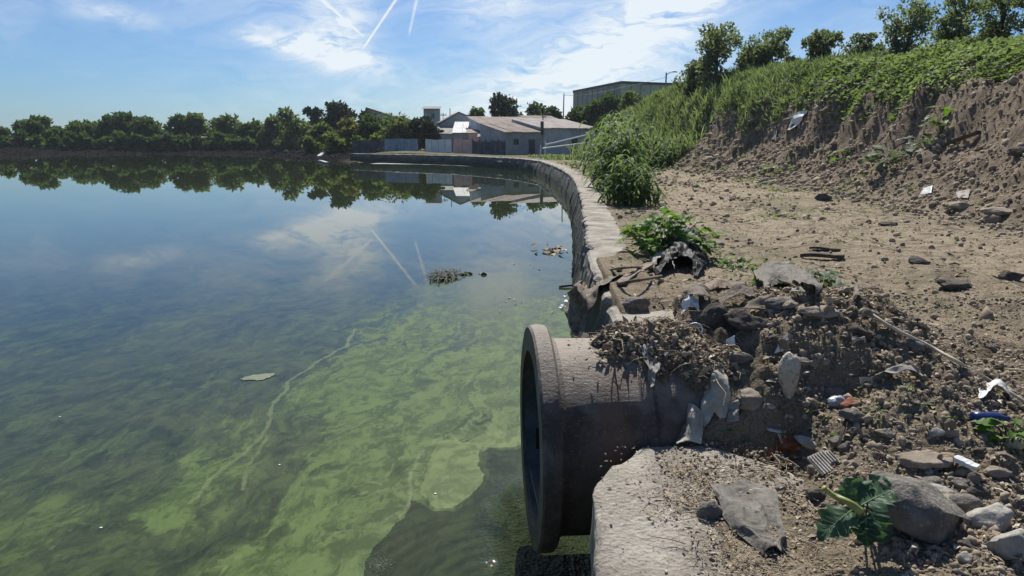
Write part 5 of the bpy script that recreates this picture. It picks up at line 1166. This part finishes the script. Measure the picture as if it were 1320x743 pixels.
# ------------------------------------------------------------------ leafy plants with single leaves
def leafmesh(name, L, W, mat, lobes=0, curl=.35, fold=.18, n=13, tint=.5, wav=.02):
    V = []; F = []
    for i in range(n):
        s_ = i / (n - 1); w = W * math.sin(math.pi * min(1, s_ ** .72)) ** .8 * .5 + .001
        if lobes: w *= 1 + .38 * (abs(((s_ * lobes) % 1) - .5) * 2 - .5)
        dz = -curl * L * s_ ** 2
        for j, q in enumerate((-1, -.5, 0, .5, 1)):
            V.append((q * w, s_ * L + abs(q) * w * (-.12), dz + fold * abs(q) * w + wav * L * math.sin(s_ * 9 + q * 2 + L * 50) * abs(q) + (.03 * L * math.sin(s_ * 24) * abs(q) if lobes else 0)))
    for i in range(n - 1):
        for j in range(4): a = i * 5 + j; F.append((a, a + 1, a + 6, a + 5))
    return mesh(name, V, np.array(F), mat, True, dict(tint=np.full(len(V), tint)))
LMESH = [leafmesh('leaf', .15 * q, .115 * q, M['broad'], 3, .45, .25, tint=t_) for q, t_ in ((1, .3), (1.15, .6), (.85, .85), (1.25, .15), (.75, .7), (1., .95))]
def bush(px, py, wpx, hpx, nleaf, label, meshes, name='bush', cat='bush', sc=1.0):
    p = hit(px, py); k = mpp(p); rx = wpx * k / 2; hz = hpx * k; root = thing(name, p, label, cat); mb = MB()
    for i in range(nleaf):
        a = rng.uniform(0, 2 * np.pi); q = math.sqrt(rng.uniform(.02, 1)); zf = rng.uniform(.15, 1) * math.sqrt(max(.05, 1 - .75 * q * q))
        e = np.array([math.cos(a) * q * rx, math.sin(a) * q * rx * .8, zf * hz])
        o = obj('leaf', meshes[i % len(meshes)], root); o.location = e; az = a + rng.normal(0, .5)
        o.rotation_euler = (rng.normal(.25, .3), rng.normal(0, .3), az - math.pi / 2); o.scale = [sc * rng.uniform(.8, 1.25)] * 3
        b = np.array([math.cos(a) * q * rx * .25, math.sin(a) * q * rx * .25, 0]); mb.tube(catmull([b - np.array([0, 0, .03]), (b + e) / 2 + np.array([0, 0, .1 * hz]), e], 5), np.linspace(.006, .0025, 5), 4)
    V, F = mb.VF(); obj('stems', mesh('stems', V, F, M['stemgreen']), root, kind='stuff')
bush(860, 330, 112, 60, 190, 'bright green broadleaf bush beside the wall top, above the black bag', LMESH, sc=.95)
LG = [leafmesh('leaf', .10 * q, .075 * q, M['weedgrey'], 3, .4, .25, tint=t_) for q, t_ in ((1, .3), (1.2, .8), (.8, .6))]
bush(1000, 368, 50, 12, 30, 'low dusty green weed growing through the flattened sheet', LMESH, 'weed', 'weed', .55)
bush(1062, 372, 44, 24, 26, 'grey green broadleaf weed right of the flattened sheet', LG, 'weed', 'weed', 1.2)
bush(1160, 215, 60, 26, 34, 'pale dusty broadleaf weed on the hill foot', LG, 'weed', 'weed', 3.0)
bush(1195, 190, 50, 16, 24, 'small dusty weed above the pale one on the hill foot', LG, 'weed', 'weed', 2.2)
bush(1215, 172, 30, 40, 18, 'green upright weed on the eroded slope face', LMESH, 'weed', 'weed', 1.4)
bush(1302, 568, 42, 26, 12, 'bright green weed beside the blue bottle at the right edge', LMESH, 'weed', 'weed', .42)
bush(950, 345, 60, 10, 36, 'low green weeds right of the black bag', LMESH, 'weed', 'weed', .4)
bush(1088, 208, 26, 14, 14, 'small dark green weed at the hill foot left of the pale one', LMESH, 'weed', 'weed', 1.2)
bush(1000, 222, 34, 10, 18, 'low green weed between path and eroded bank', LMESH, 'weed', 'weed', 1.4)

def veined_plant():
    p = hit(1112, 668); p = at(1112, 668, p[1] - .27); p[2] = min(p[2], hs(p[0], p[1]) + .03); root = thing('veined_plant', p, 'dark green large-leaved plant with pale veins and thick yellow stem at bottom right', 'plant'); k = mpp(p)
    def leaf(ax_px, tip_px, w, lift0, lift1, tint, curl=.15):
        a = at(ax_px[0], ax_px[1], p[1] + lift0); b = at(tip_px[0], tip_px[1], p[1] + lift1); d_ = b - a; L = np.linalg.norm(d_); d_ = d_ / L; view = np.array([0, 0, CAMZ]) - (a + b) / 2; view /= np.linalg.norm(view)
        nrm = .75 * view + np.array([0, .25, .7]); s_ = np.cross(d_, nrm); s_ /= np.linalg.norm(s_); nn = np.cross(s_, d_); W = w * k; n = 25; V = []; F = []; T = []
        cols = np.linspace(-1, 1, 13)
        for i in range(n):
            f = i / (n - 1); ww = W * .5 * (math.sin(math.pi * f ** .62) ** .75) + .0006; saw = abs(((f * 4.0 + .15) % 1) - .5) * 2; ww *= (.70 + .42 * saw)
            for q in cols:
                vein = math.exp(-(((f * 6 - abs(q) * 1.1) % 1 - .5) / .13) ** 2)
                V.append(a + d_ * (L * f + abs(q) * ww * .22) + s_ * q * ww + nn * (.16 * abs(q) * ww - curl * L * (f - .35) ** 2 + .003 * vein + .010 * math.sin(f * 14 + q * 3) * abs(q)))
                T.append(tint + (1.6 if abs(q) < .1 else .0) + .35 * (1 - vein) * 0)
        m_ = 13
        for i in range(n - 1):
            for j in range(m_ - 1): F.append((i * m_ + j, i * m_ + j + 1, (i + 1) * m_ + j + 1, (i + 1) * m_ + j))
        part('leaf', np.array(V), np.array(F), M['thorn'], root, smoothf=True, attrs=dict(tint=np.clip(T, 0, 1)))
        # pale midrib and side veins as real raised cords
        mb = MB(); mid_ = [a + d_ * L * f + nn * (-curl * L * (f - .35) ** 2 + .002) for f in np.linspace(0, .96, 9)]; mb.tube(mid_, np.linspace(.0028, .0008, 9), 5)
        for f in (.2, .36, .52, .68):
            for sg in (-1, 1):
                ww = W * .5 * (math.sin(math.pi * f ** .62) ** .75) * .85; c = a + d_ * L * f + nn * (-curl * L * (f - .35) ** 2 + .002)
                e = a + d_ * (L * (f + .10) + ww * .2) + s_ * sg * ww + nn * (.16 * ww - curl * L * (f - .27) ** 2 + .0035); mb.tube([c, (c + e) / 2 + nn * .0012, e], [.0014, .001, .0005], 4)
        part('veins', *mb.VF(), M['stemvein'], root)
    leaf((1110, 652), (1152, 630), 44, .06, .10, .75); leaf((1108, 650), (1092, 616), 44, .10, .14, .6); leaf((1100, 656), (1054, 694), 42, .02, -.02, .45)
    leaf((1112, 658), (1104, 692), 20, .02, -.01, .8, .3); leaf((1122, 660), (1142, 702), 30, .0, -.04, .15); leaf((1116, 664), (1118, 706), 28, -.0, -.05, .1); leaf((1118, 648), (1140, 612), 36, .12, .18, .7)
    mb = MB(); P = [at(1064, 631, p[1] + .06), at(1076, 640, p[1] + .045), at(1094, 648, p[1] + .01), at(1110, 660, p[1])]; mb.tube(catmull(P, 14), np.linspace(2.6, 4.6, 14) * k, 12, .10); mb.tube([P[0] + np.array([-.008, 0, .004]), P[0]], [3.4 * k, 3.3 * k], 10, .05)
    part('thick_stem', *mb.VF(), M['stem'], root, smoothf=True)
    mb = MB(); base = hit(1116, 676) + np.array([0, .02, -.02])
    for q in ((1112, 652), (1100, 656), (1122, 660), (1118, 648)): e = at(q[0], q[1], p[1] + .04); mb.tube(catmull([base, (base + e) / 2 + np.array([.004, 0, .01]), e], 7), np.linspace(.006, .003, 7), 6)
    part('stalks', *mb.VF(), M['stemgreen'], root)
M['stemvein'] = simple('pale leaf veins', (.12, .19, .10), (.20, .28, .15), 14, .5, .0005, 30)
veined_plant()

# ------------------------------------------------------------------ things floating on the lake
def floaters():
    c = onz(575, 356); n = 150; az = rng.normal(3.6, .9, n); K = 5; X0 = c[0] + rng.normal(.05, .10, n); Y0 = c[1] + rng.normal(0, .22, n); L = rng.uniform(.15, .42, n); V = np.zeros((n, K, 2, 3))
    for i, t_ in enumerate(np.linspace(0, 1, K)):
        cx = X0 + np.cos(az) * L * t_; cy = Y0 + np.sin(az) * L * t_ * 1.6; cz = .012 + .16 * L * np.sin(t_ * 3.1) ; w = .016 * (1 - t_) + .003
        for j, sg in ((0, -1), (1, 1)): V[:, i, j] = np.stack([cx - np.sin(az) * w * sg, cy + np.cos(az) * w * sg, cz], 1)
    base = np.arange(n)[:, None] * K * 2; F = np.vstack([base + np.array([2 * i, 2 * i + 1, 2 * i + 3, 2 * i + 2]) for i in range(K - 1)])
    solo('floating_plant', V.reshape(-1, 3), F, M['leaf_dark'], 'dark tuft of water plant floating alone on the lake', 'water plant', attrs=dict(tint=np.repeat(rng.uniform(.2, .9, n), K * 2)))
    def bits(px, py, wp, hp, n, mat, label, name, cat, sz, up=.02):
        X = []; 
        for _ in range(n): X.append(onz(px + rng.normal(0, wp / 2.6), py + rng.normal(0, hp / 2.6)))
        pos = np.array(X); pos[:, 2] = rng.uniform(.004, up, n); V, F = scatter(LEAF6, LEAF6F, pos, rotz_tilt(n, .35), sz * rng.uniform(.4, 1.4, n))
        solo(name, V, F, mat, label, cat, attrs=dict(tint=rep(rng.uniform(0, 1, n), 7)))
    bits(602, 354, 26, 3, 12, M['leaf_dark'], 'thin trail of dark plant bits right of the floating tuft', 'plant_bits', 'plant bits', .13)
    bits(710, 325, 24, 6, 34, M['litter'], 'patch of dry leaves and scraps floating near the wall', 'floating_debris', 'debris', .16, .06)
    bits(735, 392, 18, 12, 16, M['white'], 'white scraps floating at the foot of the wall', 'floating_scraps', 'scraps', .10, .03)
    bits(700, 330, 60, 40, 14, M['litter'], 'few scattered leaf bits floating left of the wall', 'floating_leaves', 'leaves', .05)
    bits(690, 395, 60, 24, 18, M['litter'], 'scattered tiny bits floating between pipe and wall', 'floating_leaves', 'leaves', .04)
    for px, py, lab in ((77, 538, 'tiny white scrap floating at the lower left of the lake'), (360, 600, 'tiny white scrap floating in the algae left of centre'), (561, 637, 'white speck on the bright algae patch'), (130, 681, 'pale green scrap floating in the lower left algae')):
        p = onz(px, py); V, F = rockshape(1, (.022, .018, .007), px, .5, .3); solo('floating_scrap', V + p + np.array([0, 0, .003]), F, M['white'], lab, 'scrap')
    # pale leaf-shaped raft of scum
    c = onz(332, 487); th = np.linspace(0, 2 * np.pi, 40, endpoint=False); r_ = 1 + .55 * fbm(np.cos(th) * 2, np.sin(th) * 2, oct=4, gain=.7); a = math.radians(38); u = .15 * np.cos(th) * r_; v = .10 * np.sin(th) * r_
    P = np.stack([c[0] + u, c[1] + v + u * .35, 0 * u + .006], 1); V = np.vstack([P, P - [0, 0, .004]]); F = [tuple(range(40)), tuple(range(79, 39, -1))] + [(i, 40 + i, 40 + (i + 1) % 40, (i + 1) % 40) for i in range(40)]
    solo('scum_raft', V, F, M['scum'], 'pale oval raft of scum floating on the lake left of centre', 'scum')
    p = onz(740, 371); bar([p + np.array([-.25, 0, .02]), p + np.array([0, .03, .04]), p + np.array([.22, 0, .10])], .02, M['twig'], 'dark stick floating against the wall foot', 'stick', 'stick')
    # foam at the very bottom
    p = onz(488, 728); m_ = 420; pos = np.stack([p[0] + rng.normal(0, .06, m_) * rng.uniform(.2, 1.3, m_), p[1] + rng.normal(0, .06, m_) * rng.uniform(.2, 1.3, m_), rng.uniform(0, .006, m_)], 1); V, F = scatter(*ICO[0], pos, rotz_tilt(m_, .01), rng.uniform(.0010, .0030, m_)[:, None] * np.array([1, 1, .5])); solo('foam', V, F, M['foam'], 'patch of white foam at the algae edge, bottom of picture', 'foam', kind='stuff', smoothf=True)
M['scum'] = simple('pale scum', (.075, .10, .045), (.12, .145, .075), 14, .6, .001, 40)
M['foam'] = simple('foam', (.16, .18, .12), (.30, .33, .25), 20, .4, .0005, 90)
floaters()

# ------------------------------------------------------------------ buildings beyond the lake
M['wall_grey'] = concrete('grey render', (.30, .31, .32), (.44, .45, .46), bump=.02, scale=.6, bs=5)
M['wall_pale'] = concrete('pale lime render', (.50, .51, .51), (.68, .69, .69), bump=.02, scale=.7, bs=5)
M['wall_dark'] = concrete('dark boards', (.07, .07, .078), (.15, .15, .16), bump=.02, scale=1, bs=6)
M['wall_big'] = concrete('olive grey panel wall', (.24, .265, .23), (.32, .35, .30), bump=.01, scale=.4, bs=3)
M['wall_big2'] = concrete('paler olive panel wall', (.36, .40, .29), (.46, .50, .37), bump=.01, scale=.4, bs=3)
M['roof_grey'] = simple('fibre cement roof', (.25, .22, .20), (.40, .355, .32), .8, .85, .02, 6)
M['roof_pale'] = simple('pale sheet roof', (.38, .38, .38), (.55, .55, .55), 1.2, .6, .02, 6)
M['roof_brown'] = simple('brown patched roof', (.16, .12, .10), (.30, .235, .20), .9, .85, .02, 6)
M['trim'] = simple('dark roof trim', (.05, .055, .055), (.09, .095, .09), 2, .7, .01, 10)
M['glass'] = simple('dark window pane', (.02, .025, .03), (.05, .06, .07), 2, .12, .0, 10)
M['frame'] = simple('window frame', (.25, .25, .25), (.4, .4, .4), 2, .6, .001, 10)
M['fblue'] = simple('faded blue sheet', (.22, .27, .35), (.33, .38, .45), 1.5, .6, .01, 8)
M['fwhite'] = simple('whitish sheet', (.62, .66, .63), (.80, .83, .79), 1.5, .6, .01, 8)
M['fpink'] = simple('pinkish sheet', (.62, .38, .33), (.75, .55, .50), 1.5, .6, .01, 8)
M['metal'] = simple('dull metal', (.12, .13, .14), (.22, .23, .24), 3, .5, .002, 20, metallic=.3)
M['whitepaint'] = simple('white painted metal', (.62, .64, .66), (.78, .79, .80), 3, .5, .002, 20)
def frame2(p0, p1):
    p0 = np.array([*p0, 0.0]); p1 = np.array([*p1, 0.0]); u = (p1 - p0) / np.linalg.norm(p1 - p0); return p0, u, np.array([-u[1], u[0], 0.0]), np.linalg.norm(p1 - p0)
def wbox(o, u, v, a0, a1, b0, b1, z0, z1):
    """box in a wall's own frame: along u, depth v, height z"""
    P = [o + u * a + v * b + np.array([0, 0, z]) for z in (z0, z1) for a, b in ((a0, b0), (a1, b0), (a1, b1), (a0, b1))]
    return np.array(P), [(0, 3, 2, 1), (4, 5, 6, 7), (0, 1, 5, 4), (1, 2, 6, 5), (2, 3, 7, 6), (3, 0, 4, 7)]
def window(root, o, u, v, a, z, w, hh, mat=None):
    mb = MB(); t_ = .07
    for r_ in ((a, a + w, z, z + t_), (a, a + w, z + hh - t_, z + hh), (a, a + t_, z + t_, z + hh - t_), (a + w - t_, a + w, z + t_, z + hh - t_), (a + w / 2 - .025, a + w / 2 + .025, z + t_, z + hh - t_)):
        mb.add(*wbox(o, u, v, r_[0], r_[1], -.06, .02, r_[2], r_[3]))
    f = part('window', *mb.VF(), M['frame'], root)
    V, F = wbox(o, u, v, a + t_, a + w - t_, -.035, -.02, z + t_, z + hh - t_)
    part('pane', V - np.array([0, 0, 0]), F, M['glass'], f) if False else obj('pane', mesh('pane', V - np.array(root.location), F, M['glass']), f)
def corrug(root, name, o, u, v, a0, a1, pz, n, mat, amp=.03, th=.02, pitch=.20):
    """corrugated roof or wall panel: pz gives profile points (b, z) down the slope; width a0..a1"""
    m_ = max(4, int((a1 - a0) / pitch * 2)); A = np.linspace(a0, a1, m_ + 1); V = []; 
    for k, (b, z) in enumerate(pz):
        for i, a in enumerate(A): V.append(o + u * a + v * b + np.array([0, 0, z + (amp if i % 2 else 0)]))
    c = len(A); q = len(V); V2 = [p - np.array([0, 0, th]) for p in V]; F = []
    for k in range(len(pz) - 1):
        for i in range(c - 1): a = k * c + i; F += [(a, a + 1, a + c + 1, a + c), (q + a, q + a + c, q + a + c + 1, q + a + 1)]
    L = len(pz) - 1
    for i in range(c - 1): F += [(i, q + i, q + i + 1, i + 1), (L * c + i, L * c + i + 1, q + L * c + i + 1, q + L * c + i)]
    for k in range(L): F += [(k * c, (k + 1) * c, q + (k + 1) * c, q + k * c), (k * c + c - 1, q + k * c + c - 1, q + (k + 1) * c + c - 1, (k + 1) * c + c - 1)]
    return part(name, np.array(V + V2), F, mat, root)

def house(pxa, pxb, Ya, Yb, ztop, zroof, depth, wallm, roofm, label, name='house', nroof=5, gable=False, windows=(), doors=(), z0=None, chim=(), over=.35, amp=.035, side_px=None):
    a = at(pxa, 190, Ya); b = at(pxb, 190, Yb); o, u, v, L = frame2(a[:2], b[:2]); zb = (hs(*(a + b)[:2] / 2) if z0 is None else z0) - .4
    o = o.copy(); root = thing(name, (*((a + b) / 2)[:2], zb + .4), label, 'house' if name == 'house' else name.replace('_', ' '))
    if gable:   # gable end faces the lake
        P = [o + [0, 0, zb], o + u * L + [0, 0, zb], o + u * L + [0, 0, ztop], o + u * L * gable + [0, 0, zroof], o + [0, 0, ztop]]
        mb = MB(); mb.prism(P, v * depth); part('wall', *mb.VF(), wallm, root)
        for (s0, z_0, s1, z_1) in ((-.04, ztop - .1, gable, zroof), (gable, zroof, 1.04, ztop - .1)):
            A = o + u * L * s0 + [0, 0, z_0 + .05]; B = o + u * L * s1 + [0, 0, z_1 + .05]; n_ = max(2, int(np.linalg.norm(B - A) / 1.2))
            for i in range(n_):
                p, q = A + (B - A) * (i / n_), A + (B - A) * ((i + .985) / n_); mb = MB(); mb.prism([p - v * .3, q - v * .3, q - v * .3 + [0, 0, .09 + .02 * (i % 2)], p - v * .3 + [0, 0, .09 + .02 * (i % 2)]], v * (depth + .6)); part('roof_panel', *mb.VF(), roofm, root)
    else:       # roof slopes down towards the lake
        P = [o + v * 0 + [0, 0, zb], o + v * depth + [0, 0, zb], o + v * depth + [0, 0, zroof], o + [0, 0, ztop]]
        mb = MB(); mb.prism(P, u * L); part('wall', *mb.VF(), wallm, root)
        sl = (zroof - ztop) / depth
        for i in range(nroof):
            a0 = -.3 + (L + .6) * i / nroof; a1 = -.3 + (L + .6) * (i + 1) / nroof - .02; dz = .012 * (i % 2) + random.uniform(0, .05)
            corrug(root, 'roof_panel', o, u, v, a0, a1, [(-over, ztop - over * sl + .07 + dz), (depth * .5, ztop + depth * .5 * sl + .07 + dz), (depth + .2, zroof + .2 * sl + .07 + dz)], 3, roofm, amp)
    for (f, z, w, hh) in windows: window(root, o, u, v, L * f, zb + .4 + z, w, hh)
    for (f, w, hh) in doors: V, F = wbox(o, u, v, L * f, L * f + w, -.05, .02, zb + .3, zb + .4 + hh); part('door', V, F, M['wall_dark'], root)
    for (f, b_, hh, w) in chim:
        V, F = wbox(o, u, v, L * f, L * f + w, b_, b_ + w, ztop - .2, ztop + hh); part('chimney', V, F, M['trim'], root)
    return root, o, u, v, L, zb
zs = lambda px, py, Y: at(px, py, Y)[2]
# right shacks: two low houses under patched roofs
house(700, 768, 79, 83, zs(735, 166, 80), zs(735, 154.5, 86), 6.5, M['wall_pale'], M['roof_grey'], 'low pale shack with patched grey corrugated roof, nearest the hill foot', nroof=7, windows=((.52, 1.0, .9, .8),), doors=((.78, .8, 1.7),))
house(652, 699, 76, 78.5, zs(675, 171, 77), zs(675, 160, 83), 5.5, M['wall_grey'], M['roof_brown'], 'low grey shack with sagging brown roof left of the pale one', nroof=5, windows=((.20, 1.0, .7, .7),), doors=((.62, .8, 1.6),), chim=((.96, -.15, 1.2, .26),))
# left shack with brown roof behind
house(622, 692, 86, 88, zs(640, 161, 86), zs(650, 151.5, 92), 7, M['wall_pale'], M['roof_brown'], 'pale shack with brown patched roof behind the grey shack', nroof=5, windows=((.06, .9, .9, 1.2), (.22, .9, .9, 1.2)))
house(690, 728, 92, 94, zs(700, 158, 92), zs(700, 150, 95), 4, M['wall_pale'], M['roof_brown'], 'small brick coloured roof top showing behind the pale shack', nroof=3)
house(570, 622, 96, 97, zs(580, 158, 96), zs(595, 145.5, 96), 8, M['wall_grey'], M['roof_brown'], 'grey gabled house behind the sheet fences', gable=.42, windows=((.3, 2.3, 1.0, 1.0),))
house(586, 618, 90, 90, zs(590, 171, 90), zs(600, 158.5, 93), 4.5, M['wall_grey'], M['roof_pale'], 'small house with pale sloped sheet roof between gabled house and shacks', nroof=3, over=.5, windows=((.4, 1.0, .7, .7),))
house(548, 590, 92, 91, zs(560, 173, 92), zs(560, 165, 95), 4, M['wall_grey'], M['trim'], 'low dark shed behind the whitish sheet fence', 'shed', nroof=3)
house(604, 622, 86, 86, zs(610, 172, 86), zs(610, 168, 88), 2.5, M['fpink'], M['roof_brown'], 'tiny reddish lean-to beside the pinkish fence panels', 'shed', nroof=2)
house(618, 652, 82, 82, zs(620, 177, 82), zs(620, 174, 84), 2.5, M['wall_dark'], M['trim'], 'dark low shed in front of the brown roofed shack', 'shed', nroof=3)
house(547, 566, 112, 112, zs(556, 141, 112), zs(556, 138, 114), 3, M['wall_grey'], M['trim'], 'narrow tall grey tower house rising above the fences', 'tower_house', nroof=1, windows=((.5, 4.5, .6, .9),))
# slanted gable
house(471, 512, 128, 128, zs(500, 152, 128), zs(480, 139.5, 128), 10, M['wall_big2'], M['trim'], 'green grey building with one long slanted roof edge behind the olive trees', gable=.08)
# sheds on the far bank
house(250, 274, 143, 143, zs(260, 178, 143), zs(260, 175, 145), 3, M['wall_dark'], M['roof_pale'], 'small white roofed shed on the far bank under the pale olive tree', 'shed', nroof=3)
house(296, 322, 142, 141, zs(310, 178, 142), zs(310, 175, 144), 3, M['wall_dark'], M['roof_pale'], 'small grey shed on the far bank right of the white roofed one', 'shed', nroof=3)
# big flat building on the hill: corner towards us
def bigbuilding():
    c = at(801, 104.8, 108); a = at(739, 117, 128); b = at(876, 109, 112); zt = c[2]; zb = 4.0
    root = thing('flat_building', (c[0], c[1], zb), 'large flat-roofed olive grey building on top of the hill', 'building')
    d_ = (a - c); e_ = (b - c); P = [c, b, b + d_, a]
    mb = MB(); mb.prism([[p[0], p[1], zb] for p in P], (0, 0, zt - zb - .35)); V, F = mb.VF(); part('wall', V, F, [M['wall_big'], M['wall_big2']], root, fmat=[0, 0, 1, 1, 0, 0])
    cc = (c + a + b + b + d_) / 4
    out = [[*(np.array(p[:2]) + (np.array(p[:2]) - cc[:2]) * .012), zt - .348] for p in P]; mb = MB(); mb.prism(out, (0, 0, .36)); part('roof', *mb.VF(), M['trim'], root)
    for s_, t_, n_ in ((c, a, 9), (c, b, 6)):
        for i in range(1, n_):
            p = s_ + (t_ - s_) * i / n_; mb = MB(); nrm = np.array([(t_ - s_)[1], -(t_ - s_)[0]]); nrm /= np.linalg.norm(nrm); nrm *= -1 if nrm @ (p[:2] - cc[:2]) < 0 else 1
            mb.box((p[0] + nrm[0] * .02, p[1] + nrm[1] * .02, (zt - .4 + zb) / 2), (.07, .07, zt - .4 - zb)); part('panel_joint', *mb.VF(), M['trim'], root)
bigbuilding()

# sheet fences
def sheetfence(pxa, pxb, Ya, Yb, n, pyt, mat, label, post=True):
    a = at(pxa, pyt, Ya); b = at(pxb, pyt, Yb); o, u, v, L = frame2(a[:2], b[:2]); zb = hs(*((a + b) / 2)[:2]) - .1; zt = a[2]
    root = thing('sheet_fence', (*((a + b) / 2)[:2], zb), label, 'fence', None)
    for i in range(n):
        a0, a1 = L * i / n + .03, L * (i + 1) / n - .03; t0 = random.uniform(-.06, .06); V = []; m_ = 9
        for k in range(m_):
            aa = a0 + (a1 - a0) * k / (m_ - 1); bb = .035 * (k % 2)
            for b_, z in ((bb, zb), (bb + .015, zb), (bb + .015, zt + t0), (bb, zt + t0)): V.append(o + u * aa + v * b_ + np.array([0, 0, z]))
        F = [(k * 4 + j, k * 4 + (j + 1) % 4, k * 4 + 4 + (j + 1) % 4, k * 4 + 4 + j) for k in range(m_ - 1) for j in range(4)] + [(3, 2, 1, 0), tuple((m_ - 1) * 4 + j for j in range(4))]
        part('sheet_panel', V, F, mat, root)
    for i in range(n + 1):
        V, F = wbox(o, u, v, L * i / n - .05, L * i / n + .05, .08, .18, zb, zt + .12); part('post', V, F, M['wall_dark'], root)
sheetfence(495, 538, 88, 86, 5, 179.5, M['fblue'], 'faded blue corrugated sheet fence on the far shore')
sheetfence(548, 582, 84.5, 82.5, 4, 180, M['fwhite'], 'whitish corrugated sheet fence right of the blue one')
sheetfence(584, 608, 81.5, 80.5, 2, 179.5, M['fpink'], 'pinkish sheet fence with two panels beside the whitish one')
sheetfence(455, 494, 91, 89, 5, 181.5, M['wall_dark'], 'dark board fence left of the blue sheet fence')
sheetfence(609, 650, 80, 76, 5, 182, M['wall_dark'], 'dark patched fence in front of the shacks')

# poles and lamp
def pole(px, pyt, Y, r_, label, cross=(), z0=None, name='utility_pole', cat='pole', lean=0.0):
    p = at(px, pyt, Y); zb = hs(p[0], Y) if z0 is None else z0; root = thing(name, (p[0], Y, zb), label, cat)
    mb = MB(); mb.tube([(p[0] - lean, Y, zb - .3), (p[0], Y, p[2])], [r_, r_ * .7], 8); part('post', *mb.VF(), M['metal'], root)
    for (dz, w) in cross:
        mb = MB(); mb.box((p[0] + .1, Y - .1, p[2] - dz), (w, .09, .09)); part('crossarm', *mb.VF(), M['metal'], root)
        for k in (-.42, 0, .42): mb = MB(); mb.tube([(p[0] + .1 + w * k, Y - .1, p[2] - dz + .03), (p[0] + .1 + w * k, Y - .1, p[2] - dz + .25)], [.05, .035], 6); part('insulator', *mb.VF(), M['frame'], root)
    return root, p
pole(666, 127, 112, .12, 'thin utility pole with crossarm right of the ball-shaped tree', ((1.2, 1.3),))
pole(727, 121, 95, .10, 'bare thin pole standing behind the long low shack', lean=.1)
pole(580, 140, 100, .08, 'short thin pole beside the tower house')
pole(571, 146, 101, .06, 'very thin short pole between tower house and gabled house', ((.3, .8),))
pole(700, 150, 86, .09, 'stub pole behind the roof of the long low shack', ((.1, .5),))
def streetlamp():
    root, p = pole(859, 94, 104, .15, 'street lamp with one short arm beside the large flat building', name='street_lamp', cat='street lamp')
    mb = MB(); mb.tube(catmull([(p[0], 104, p[2] - .3), (p[0] + .5, 103.9, p[2] + .02), (p[0] + .9, 103.8, p[2] + .10)], 6), .05, 6); part('arm', *mb.VF(), M['metal'], root)
    mb = MB(); mb.box((p[0] + 1.15, 103.8, p[2] + .10), (.75, .28, .14), 0, .7); part('lamp_head', *mb.VF(), M['metal'], root)
streetlamp()
# wires between the poles
P = [at(666, 130, 112), at(610, 134, 118), at(580, 142, 100)]
bar([at(727, 123, 95), at(765, 121, 99), at(859, 100, 104)], .02, M['metal'], 'thin wire from the bare pole to the street lamp', 'wire', 'wire', 5, 24, 0)
# white barrier rails at the far end of the path
def rails():
    ps = [at(703, 187, 70), at(766, 172, 64)]; qs = [at(700, 191.5, 68), at(766, 183.5, 60)]
    bar([ps[0], (ps[0] + ps[1]) / 2, ps[1]], .07, M['whitepaint'], 'upper white metal rail slanting up before the shack wall', 'rail', 'rail', 8, 8, 0)
    bar([qs[0], (qs[0] + qs[1]) / 2, qs[1]], .07, M['whitepaint'], 'lower white metal rail slanting up before the shack wall', 'rail', 'rail', 8, 8, 0)
    for px, py, Y, lab in ((703, 185, 70, 'short white post at the left end of the upper white rail'), (697, 191, 60, 'small white marker post at the corner of the lake wall')):
        p = at(px, py, Y); mb = MB(); zb = hs(p[0], Y); mb.tube([(p[0], Y, zb - .1), (p[0], Y, p[2] + .25)], [.07, .06], 8); solo('short_post', *mb.VF(), M['whitepaint'], lab, 'post')
rails()
# pale beams on the spit
board(onz(411, 203, .25), onz(421, 195.5, .9), .5, .22, M['frame'], 'pale slanted beam lying on the far rubble spit', 'beam', 'beam')
board(onz(411, 208, .05), onz(422, 211, .05), .4, .15, M['frame'], 'pale beam lying in the water before the rubble spit', 'beam', 'beam')
# foam line at the foot of the far wall
def scumline():
    pts = [onz(x_, y_) for x_, y_ in ((480, 211), (540, 211.5), (600, 213.5), (650, 216), (688, 219))]; a = catmull(pts, 60); V = []; n = len(a)
    for i, p in enumerate(a):
        w = 1.5 + .9 * float(fbm(i * .35, 2.2, oct=3)); V += [(p[0], p[1] - w, .008), (p[0] + .2, p[1] + w, .008), (p[0] + .2, p[1] + w, .001), (p[0], p[1] - w, .001)]
    F = [(i * 4 + j, i * 4 + (j + 1) % 4, i * 4 + 4 + (j + 1) % 4, i * 4 + 4 + j) for i in range(n - 1) for j in range(4)]
    solo('scum_line', V, F, M['scum2'], 'pale line of scum floating along the far wall foot', 'scum')
M['scum2'] = simple('dry scum', (.12, .13, .10), (.27, .27, .22), 1.5, .7, .01, 6)
scumline()

# ------------------------------------------------------------------ the air: a thin even haze over lake and shore
def haze():
    t = newmat('haze'); v = t.node('ShaderNodeVolumePrincipled', {'Color': (.72, .82, .92, 1), 'Density': .00022, 'Anisotropy': .35}); o = t.node('ShaderNodeOutputMaterial'); t.l.new(v.outputs[0], o.inputs['Volume'])
    V, F = MB(), None; V.box((0, 0, 6.5), (5300, 5300, 17.0)); solo('haze', *V.VF(), t.mat, 'thin bluish summer haze hanging over the lake and far shore', 'haze', None, 'stuff')
haze()
